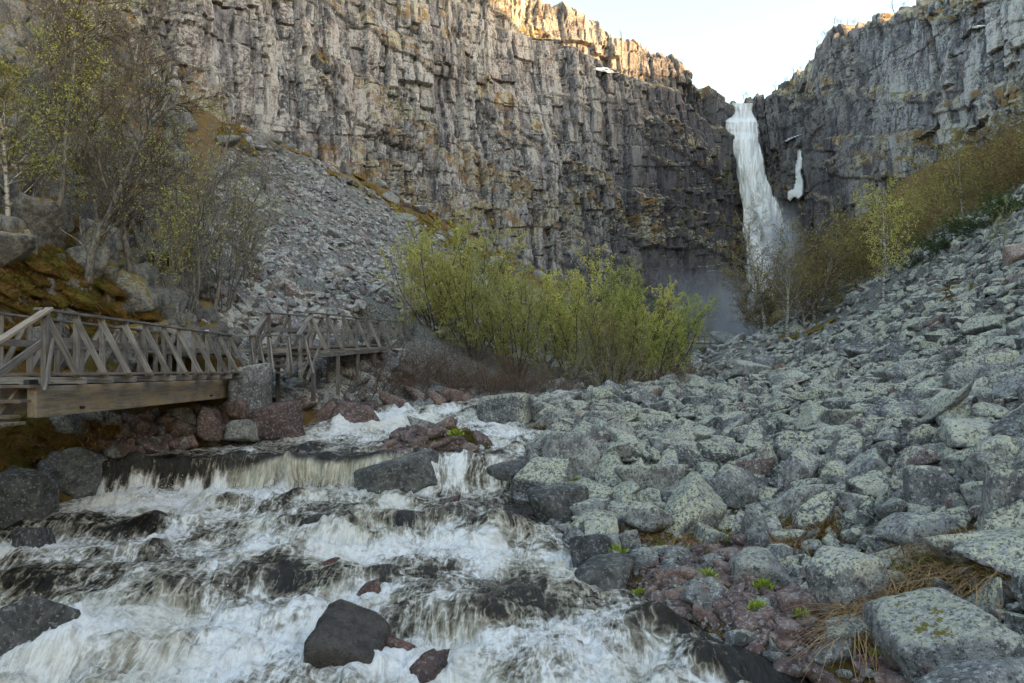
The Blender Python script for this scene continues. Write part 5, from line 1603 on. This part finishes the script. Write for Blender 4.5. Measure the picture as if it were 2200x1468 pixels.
def mat_leaf(name, c0, c1, trans=.35):
    m = Mt(name, .6, .25)
    r = m.attr('rnd'); o = m.rnd(); n = m.noise(m.objpos(), .9, 3, .5)
    f = m.add(m.mul(r, .55), m.mul(n, .45))
    col = m.mix(m.rng(f, .25, .75), c0, c1)
    col = m.mix(1.0, col, m.ramp(o, [(0, (.68, .70, .72)), (1, (1.25, 1.2, 1.08))]), 'MULTIPLY')
    m.set(col)
    tl = m.n('ShaderNodeBsdfTranslucent'); m.put(tl.inputs[0], col); mx = m.n('ShaderNodeMixShader'); mx.inputs[0].default_value = trans
    m.put(mx.inputs[1], m.b.outputs[0]); m.put(mx.inputs[2], tl.outputs[0]); m.put(m.out.inputs[0], mx.outputs[0])
    return m.m
def mat_bark(name, c0, c1, pale=None):
    m = Mt(name, .9, .2); p = m.pos()
    n = m.noise(m.vec(p, (1, 1, .4)), 14, 5, .7)
    col = m.mix(m.rng(n, .4, .6), c0, c1)
    if pale: col = m.mix(m.rng(m.noise(m.vec(p, (1, 1, 2.5)), 5, 4, .6), .42, .55), col, pale)
    return m.set(col, .9, m.bump(n, .6, .02))
M_BARKB = mat_bark('birch_bark', (.05, .045, .04), (.20, .18, .165), (.42, .39, .35))
M_BARKD = mat_bark('dark_bark', (.035, .03, .026), (.13, .115, .10))
M_BARKP = mat_bark('pale_bark', (.11, .105, .095), (.27, .25, .225))
M_TWIG = mat_bark('brown_twig', (.05, .038, .03), (.15, .115, .09))
M_TWIGR = mat_bark('red_brown_twig', (.07, .043, .03), (.19, .12, .085))
M_TWIGG = mat_bark('grey_twig', (.11, .098, .088), (.28, .25, .22))
M_LEAFY = mat_leaf('spring_leaf', (.42, .41, .12), (.68, .66, .24))
M_LEAFG = mat_leaf('fresh_green_leaf', (.30, .33, .08), (.52, .56, .18))
M_LEAFO = mat_leaf('olive_bud', (.22, .19, .07), (.40, .36, .13))
M_LEAFB = mat_leaf('brown_bud', (.14, .095, .05), (.27, .19, .095))
M_JUN = mat_leaf('juniper_needle', (.03, .055, .012), (.085, .125, .03), .1)

def sp(n, wig, up=0, **k): return dict(n=n, wig=wig, up=up, **k)
def multi_stem(seed, H, stems, spread, spec, base=.35):
    t = Tree(seed)
    for k in range(stems):
        t.stem = k
        a = 6.283 * (k + t.rg.random() * .8) / stems
        tilt = spread * t.rg.uniform(.25, 1.1)
        d = Vector((math.cos(a) * math.sin(tilt), math.sin(a) * math.sin(tilt), math.cos(tilt)))
        p = Vector((math.cos(a) * base * t.rg.random(), math.sin(a) * base * t.rg.random(), -.3))
        t.branch(p, d, H * t.rg.uniform(.72, 1.05), .028 * H / 4 * t.rg.uniform(.7, 1.2), 0, spec)
    return t
def single(seed, H, r, spec, lean=(0, 0)):
    t = Tree(seed)
    t.branch(Vector((0, 0, -.3)), Vector((lean[0], lean[1], 1)).normalized(), H, r, 0, spec)
    return t

TREES = {}
def proto(key, *a, **k): TREES[key] = a + (k,)
def kind(key, t, leaf, bark, twig, lm, **k):
    TREES[key] = finish(t, key, leaf, bark, twig, lm, rs=np.random.RandomState(abs(hash(key)) % 1000 if False else sum(map(ord, key))), **k)

SP_WIL = lambda lv: [sp(8, .09, .05, tip=.3), sp(6, .10, .06, count=10, ang=.6, len=.38, r=.014, taper=.45, **{'from': .12}), sp(4, .16, .06, count=6, ang=.65, len=.5, r=.007, leaves=3, **{'from': .1}), sp(3, .18, .04, count=4, ang=.7, len=.55, r=.0045, leaves=lv, **{'from': .1})]
for i in range(4): kind('willow%d' % i, multi_stem(30 + i, 5.5, 13, .74, SP_WIL(7)), .07, M_BARKD, M_TWIG, M_LEAFY if i < 3 else M_LEAFG)
kind('willow_brown', multi_stem(41, 4.6, 9, .55, SP_WIL(5)), .06, M_BARKD, M_TWIG, M_LEAFO)
SP_PALE = [sp(8, .09, .02, tip=.3), sp(6, .13, .05, count=8, ang=.6, len=.4, r=.016, taper=.4, **{'from': .15}), sp(4, .16, .05, count=4, ang=.6, len=.5, r=.007, leaves=.6, **{'from': .1}), sp(3, .15, .04, count=3, ang=.6, len=.5, r=.004, leaves=1.2, **{'from': .1})]
kind('willow_pale', multi_stem(45, 3.6, 8, .75, SP_PALE), .06, M_BARKP, M_TWIGG, M_LEAFO)
SP_BIR = lambda lv, c1=22: [sp(12, .06, .03, tip=.2), sp(7, .12, .03, count=c1, ang=.85, len=.42, r=.024, taper=.5, **{'from': .2}), sp(5, .15, .02, count=9, ang=.7, len=.46, r=.010, leaves=lv * .3, **{'from': .12}), sp(3, .18, .0, count=8, ang=.65, len=.45, r=.0075, leaves=lv, **{'from': .1})]
kind('birch0', single(51, 7.4, .075, SP_BIR(1.3, 30)), .07, M_BARKP, M_TWIG, M_LEAFG)
kind('birch1', single(52, 6.6, .085, SP_BIR(2.0, 24), (.12, 0)), .09, M_BARKB, M_TWIG, M_LEAFY)
SP_FAR = [sp(10, .08, .03, tip=.2), sp(7, .14, .03, count=22, ang=.8, len=.44, r=.03, taper=.45, **{'from': .12}), sp(5, .18, .02, count=10, ang=.7, len=.46, r=.019, leaves=.3, **{'from': .12}), sp(3, .2, .0, count=6, ang=.65, len=.5, r=.012, leaves=.5, **{'from': .1})]
kind('birch2', single(53, 5.6, .10, SP_FAR, (-.1, .05)), .10, M_BARKB, M_TWIGR, M_LEAFO)
kind('birch3', multi_stem(54, 5.4, 4, .35, SP_FAR), .11, M_BARKB, M_TWIGR, M_LEAFO)
SP_BARE = [sp(12, .10, .03, tip=.2), sp(9, .15, .03, count=20, ang=.95, len=.50, r=.034, taper=.45, **{'from': .22}), sp(7, .2, .03, count=12, ang=.75, len=.48, r=.014, **{'from': .12}), sp(4, .22, .02, count=12, ang=.7, len=.42, r=.010, leaves=.22, **{'from': .1})]
kind('bare0', single(61, 7.6, .11, SP_BARE, (.05, 0)), .055, M_BARKP, M_TWIGG, M_LEAFG)
kind('bare1', single(62, 6.4, .13, SP_BARE, (.34, .05)), .06, M_BARKP, M_TWIG, M_LEAFG)
SP_SAP = [sp(10, .05, .03, tip=.3), sp(6, .11, .04, count=9, ang=.55, len=.38, r=.012, taper=.5, **{'from': .3}), sp(4, .15, .03, count=6, ang=.6, len=.42, r=.006, leaves=.3, **{'from': .1}), sp(3, .15, .02, count=4, ang=.6, len=.45, r=.004, leaves=1.0, **{'from': .1})]
kind('sapling0', multi_stem(71, 5.2, 9, .42, SP_SAP), .075, M_BARKP, M_TWIGG, M_LEAFG)
kind('sapling1', multi_stem(72, 4.6, 4, .3, SP_SAP), .075, M_BARKP, M_TWIGG, M_LEAFY)
SP_SHR = lambda lv: [sp(7, .12, .03, tip=.3), sp(5, .16, .04, count=9, ang=.7, len=.42, r=.018, taper=.4, **{'from': .2}), sp(3, .2, .03, count=6, ang=.7, len=.45, r=.009, leaves=lv, **{'from': .1})]
kind('shrub0', multi_stem(81, 5.4, 7, .65, SP_SHR(5)), .14, M_BARKD, M_TWIGR, M_LEAFB)
kind('shrub1', multi_stem(82, 5.8, 7, .55, SP_SHR(4)), .16, M_BARKB, M_TWIGR, M_LEAFO)
kind('shrub2', multi_stem(83, 5.0, 8, .7, SP_SHR(5)), .16, M_BARKD, M_TWIGR, M_LEAFO)
SP_BRU = [sp(6, .14, .02, tip=.4), sp(5, .2, .02, count=8, ang=.75, len=.5, r=.007, taper=.3, **{'from': .1}), sp(3, .22, .0, count=7, ang=.75, len=.5, r=.0065, leaves=.3, **{'from': .1})]
kind('brush0', multi_stem(91, 2.3, 20, 1.0, SP_BRU, 1.0), .05, M_TWIGR, M_TWIGR, M_LEAFB, thick_lev=0)
kind('brush1', multi_stem(92, 2.0, 20, 1.1, SP_BRU, 1.1), .05, M_TWIGR, M_TWIGR, M_LEAFB, thick_lev=0)
SP_JUN = [sp(5, .1, -.01, tip=.4), sp(3, .16, .06, count=11, ang=.6, len=.4, r=.012, leaves=16, **{'from': .1})]
kind('juniper', multi_stem(95, 2.2, 20, 1.25, SP_JUN, .8), .13, M_BARKD, M_BARKD, M_JUN, thick_lev=0, width=.4)
SP_TINY = [sp(6, .12, .02, tip=.3), sp(4, .18, .03, count=9, ang=.8, len=.5, r=.03, taper=.4, **{'from': .2}), sp(3, .2, .02, count=6, ang=.7, len=.5, r=.016, leaves=1, **{'from': .1})]
kind('rimtree0', single(97, 3.2, .09, SP_TINY), .14, M_BARKP, M_TWIGG, M_LEAFB)
kind('rimtree1', multi_stem(98, 2.6, 4, .5, SP_TINY), .14, M_BARKP, M_TWIGG, M_LEAFB)

def plant(name, key, loc, label, cat='tree', group=None, s=1., rz=0., zs=None, tilt=(0, 0), parts=True):
    o = empty(name, tuple(loc), 0, label, cat, group)
    o.rotation_euler = (tilt[0], tilt[1], rz); o.scale = (s, s, s * (zs or 1))
    me_t, me_c = TREES[key]
    for mt_ in (me_t if parts else []): link('trunk' if len(me_t) == 1 else 'stem', mt_, None, o)
    link('crown', me_c, None, o)
    return o
def gz(x, y): return float(gzq(x, y))

# left bluff
def at_px(px, Y): 
    x = (px - CX) / F * Y; return (x, Y, gz(x, Y) - .05)
def base_px(px, py):
    return tuple(ground_hit(px, py))
plant('birch_tree', 'birch0', at_px(118, 19.0), 'slender birch with fresh green leaves nearest the left edge of the bluff', s=.98, rz=.4)
plant('birch_tree', 'birch1', at_px(20, 17.5), 'green-leaved birch cut by the left edge above the bridge', s=.75, rz=2.2)
plant('bare_tree', 'bare1', at_px(172, 18.8), 'thick leaning lichened trunk with a bent bare crown on the bluff', s=.95, rz=-.2)
plant('bare_tree', 'bare0', at_px(285, 22.0), 'big bare dark-twigged tree in the middle of the bluff', s=1.0, rz=1.0)
plant('bare_tree', 'bare0', at_px(60, 25), 'bare dark tree behind the green birches at far left', s=.9, rz=3.4)
plant('bare_tree', 'bare1', at_px(400, 30), 'bare spreading tree at the edge of the talus', s=.85, rz=2.6)
plant('young_tree', 'sapling0', at_px(392, 23.6), 'fan of pale thin stems with sparse leaves behind the bridge end', s=1.05, rz=.3)
plant('young_tree', 'sapling1', at_px(345, 22.2), 'few pale bare stems just behind the bridge railing', s=.8, rz=1.3)
plant('young_tree', 'sapling0', at_px(478, 27.5), 'many-stemmed leafy young tree before the grey talus', s=.92, rz=2.0)
plant('bare_tree', 'birch2', at_px(548, 31), 'small dark bare tree at the foot of the talus', s=.68, rz=.9)
plant('young_tree', 'sapling1', at_px(250, 28), 'thin leafy stems between the leaning trunk and the big bare tree', s=1.1, rz=4.0)

plant('bare_tree', 'bare1', at_px(330, 26), 'dark bare tree with crossing limbs right of the big bare one', s=1.0, rz=4.2)
plant('bare_tree', 'bare0', at_px(130, 28), 'tall bare tree rising behind the slender green birch', s=1.1, rz=2.0)
plant('bare_tree', 'bare0', at_px(455, 26), 'bare dark-twigged tree right of the fan of pale stems', s=.82, rz=3.9)
plant('bare_tree', 'bare0', at_px(525, 33), 'bare tree whose twigs stand against the middle of the talus', s=.8, rz=1.9)
plant('bare_tree', 'bare0', at_px(345, 29), 'bare grey-twigged tree screening the upper talus', s=1.12, rz=.1)
plant('bare_tree', 'bare0', at_px(400, 25), 'bare twiggy tree between the fan of stems and the big bare tree', s=.9, rz=2.4)
plant('bare_tree', 'bare1', at_px(-30, 21), 'bare limbs reaching in from beyond the left edge', s=1.0, rz=.6)
plant('young_tree', 'sapling0', at_px(60, 19.5), 'leafy many-stemmed young tree low at the left edge', s=.85, rz=1.1)
plant('young_tree', 'sapling0', at_px(430, 33), 'feathery young tree over the lower talus behind the fan of stems', s=1.1, rz=5.0)
plant('birch_tree', 'birch0', at_px(215, 24), 'green-flecked birch between the leaning trunk and the big bare tree', s=.95, rz=2.7)

# thicket in the middle
TH = [(935, 38, 'willow0', .92, 'leftmost tall yellow-green willow beside the boardwalk end'), (975, 41, 'willow1', 1.16, 'tall yellow-green willow with a dark trunk left in the thicket'), (1020, 37, 'willow2', .95, 'rounded yellow-green willow left of the thicket middle'),
      (1075, 43, 'willow0', 1.05, 'yellow-green willow at the back of the thicket middle'), (1110, 37, 'willow1', .92, 'bushy yellow-green willow in the front middle of the thicket'), (1165, 42, 'willow2', 1.12, 'large yellow-green willow right of the thicket middle'),
      (1255, 46, 'birch1', 1.12, 'tallest dark-stemmed birch rising above the thicket'), (1230, 39, 'willow0', .98, 'dense bright willow under the tallest birch'), (1295, 43, 'willow3', 1.15, 'big green willow at the right of the thicket'),
      (1350, 46, 'willow1', 1.18, 'broad yellow-green willow behind the brown one'), (1390, 43, 'willow3', 1.12, 'bright green willow with drooping right side'), (1440, 47, 'willow3', .92, 'rightmost green willow facing the mist'),
      (1315, 37, 'willow_brown', 1.05, 'brown-budded shrub standing in front of the green willows'), (1200, 35, 'willow_pale', 1.0, 'pale twiggy bare shrub at the front of the thicket'), (1310, 33.5, 'willow_pale', .92, 'pale leaning shrub over the river stones right of front'),
      (875, 36, 'sapling1', .9, 'thin pale-leaved sapling where the boardwalk enters the thicket')]
for i, (px, Y, k, s, lab) in enumerate(TH):
    plant('willow_shrub' if 'willow' in k else 'young_tree', k, at_px(px, Y), lab, 'shrub' if 'willow' in k else 'tree', 'spring thicket beside the river', s, i * 1.7)
rg = random.Random(5)
BR = [(835, 31), (885, 32), (935, 33), (985, 33), (1035, 34), (1085, 33), (1135, 33), (1180, 34), (1240, 33), (800, 29), (760, 27.5), (1350, 37), (1400, 40), (1455, 43), (1500, 48), (1290, 36), (860, 29.5), (910, 30.2), (960, 31), (1010, 31.5), (1060, 31.5), (1425, 37), (1480, 41), (1470, 58), (1495, 66), (1450, 62), (1520, 74), (1485, 76)]
for i, (px, Y) in enumerate(BR):
    plant('brush', 'brush%d' % (i % 2), at_px(px, Y), 'low leafless brown brush on the far bank ' + ('below the boardwalk end' if px < 850 else 'in front of the leftmost tall willow' if px < 950 else 'in front of the left willows' if px < 1050 else 'in front of the middle willows' if px < 1160 else 'around the pale twiggy shrubs' if px < 1330 else 'by the rightmost green willow'), 'bush', 'brown brush under the thicket', rg.uniform(.75, 1.15), rg.uniform(0, 6), .85, parts=True)

ORD = ['leftmost', 'second', 'third', 'fourth', 'fifth', 'sixth', 'seventh', 'eighth', 'ninth', 'tenth', 'eleventh', 'twelfth', 'thirteenth']
def nth(i): return ORD[i] + (' from the left' if i else '')
# right bank
plant('birch_tree', 'birch1', at_px(1895, 47), 'yellow-green birch with a white trunk on the edge of the scree', s=1.15, rz=.2)
plant('birch_tree', 'birch2', at_px(1690, 58), 'brown birch with pale trunk in front of the fall spray', s=1.45, rz=1.2)
plant('birch_tree', 'birch3', at_px(1620, 66), 'leafless birch nearest the foot of the waterfall', s=1.3, rz=2.9)
plant('birch_tree', 'birch3', at_px(1735, 58), 'bare brown birch between the spray and the white-trunked one', s=1.35, rz=4.4)
plant('birch_tree', 'birch2', at_px(1650, 64), 'tall thin bare birch overlapping the white spray', s=1.75, rz=5.3)
plant('sapling', 'sapling1', at_px(2140, 34), 'lone thin sapling standing on the scree at right', s=.62, rz=.7)
plant('birch_tree', 'birch2', at_px(2070, 58), 'brown birch with a crooked pale trunk above the dark juniper', s=1.0, rz=.5)
k = 0
rg = random.Random(15)
while k < 86:
    px = rg.uniform(1640, 2260); Y = rg.uniform(56, 122)
    x = (px - CX) / F * Y; z = gz(x, Y); py = HY - F * z / Y
    up = np.interp(px, [1640, 1750, 1900, 2050, 2200, 2300], [640, 545, 455, 375, 300, 260])
    if py < up + 14: continue
    if px < 1760 and Y > 95: continue
    ck = rg.choice([(0, 'brown budding shrub')] * 3 + [(1, 'pale-stemmed olive shrub'), (1, 'pale-stemmed olive shrub'), (2, 'dense olive shrub')])
    plant('slope_shrub', 'shrub%d' % ck[0], (x, Y, z - .1), 
          '%s on the right slope %s' % (ck[1], 'close to the white spray' if px < 1760 else 'behind the white-trunked birch' if px < 1930 else 'above the dark junipers' if px < 2110 else 'by the right edge above the scree'), 'shrub', 'shrubs on the right slope', rg.uniform(.55, 1.3), rg.uniform(0, 6), parts=False)
    k += 1
for i, (px, Y) in enumerate([(1985, 50), (2010, 53), (2032, 49), (2056, 48.5), (2080, 52), (2102, 48), (2126, 47), (2150, 50), (2172, 46), (2195, 45), (2225, 44)]):
    plant('juniper', 'juniper', at_px(px, Y), 'dark green low juniper on the top edge of the scree, ' + nth(i), 'bush', 'dark junipers above the scree', rg.uniform(.75, 1.05), rg.uniform(0, 6), .75)

# small trees on the rims
def rim_tree(px, py_lo, key, label, s=1., group=None, cat='tree'):
    "stands on the rock just under the skyline"
    for py in np.arange(py_lo - 60, py_lo + 60, 1.5):
        h, n = hit(px, py, ('cliff_left', 'cliff_right'))
        if h is not None:
            plant('rim_tree', key, (h[0], h[1] + .5, h[2] - .2), label, cat, group, s, px)
            return
for i, px in enumerate((1668, 1690, 1706, 1722, 1760, 1774, 1790, 1806, 1822, 1838, 1925, 1945)):
    rim_tree(px, np.interp(px, [1640, 1760, 1795, 1880, 2010], [205, 130, 75, 36, 5]), 'rimtree%d' % (i % 2), 'small bare pale tree on the right cliff skyline, ' + nth(i), rg.uniform(.8, 1.2), 'bare trees on the right rim')
rim_tree(1340, 85, 'rimtree0', 'single bare tree on the sunlit skyline of the left cliff', 1.0)
rim_tree(1602, 212, 'rimtree1', 'bare tree on the skyline beside the lip of the fall', 1.3)
rim_tree(1375, 98, 'rimtree1', 'tiny bush on the sunlit rim right of the single tree', .7)
rim_tree(1465, 165, 'rimtree1', 'tiny bare bush on the stepped rim left of the fall', .8)

print('script s', time.time() - _T0)
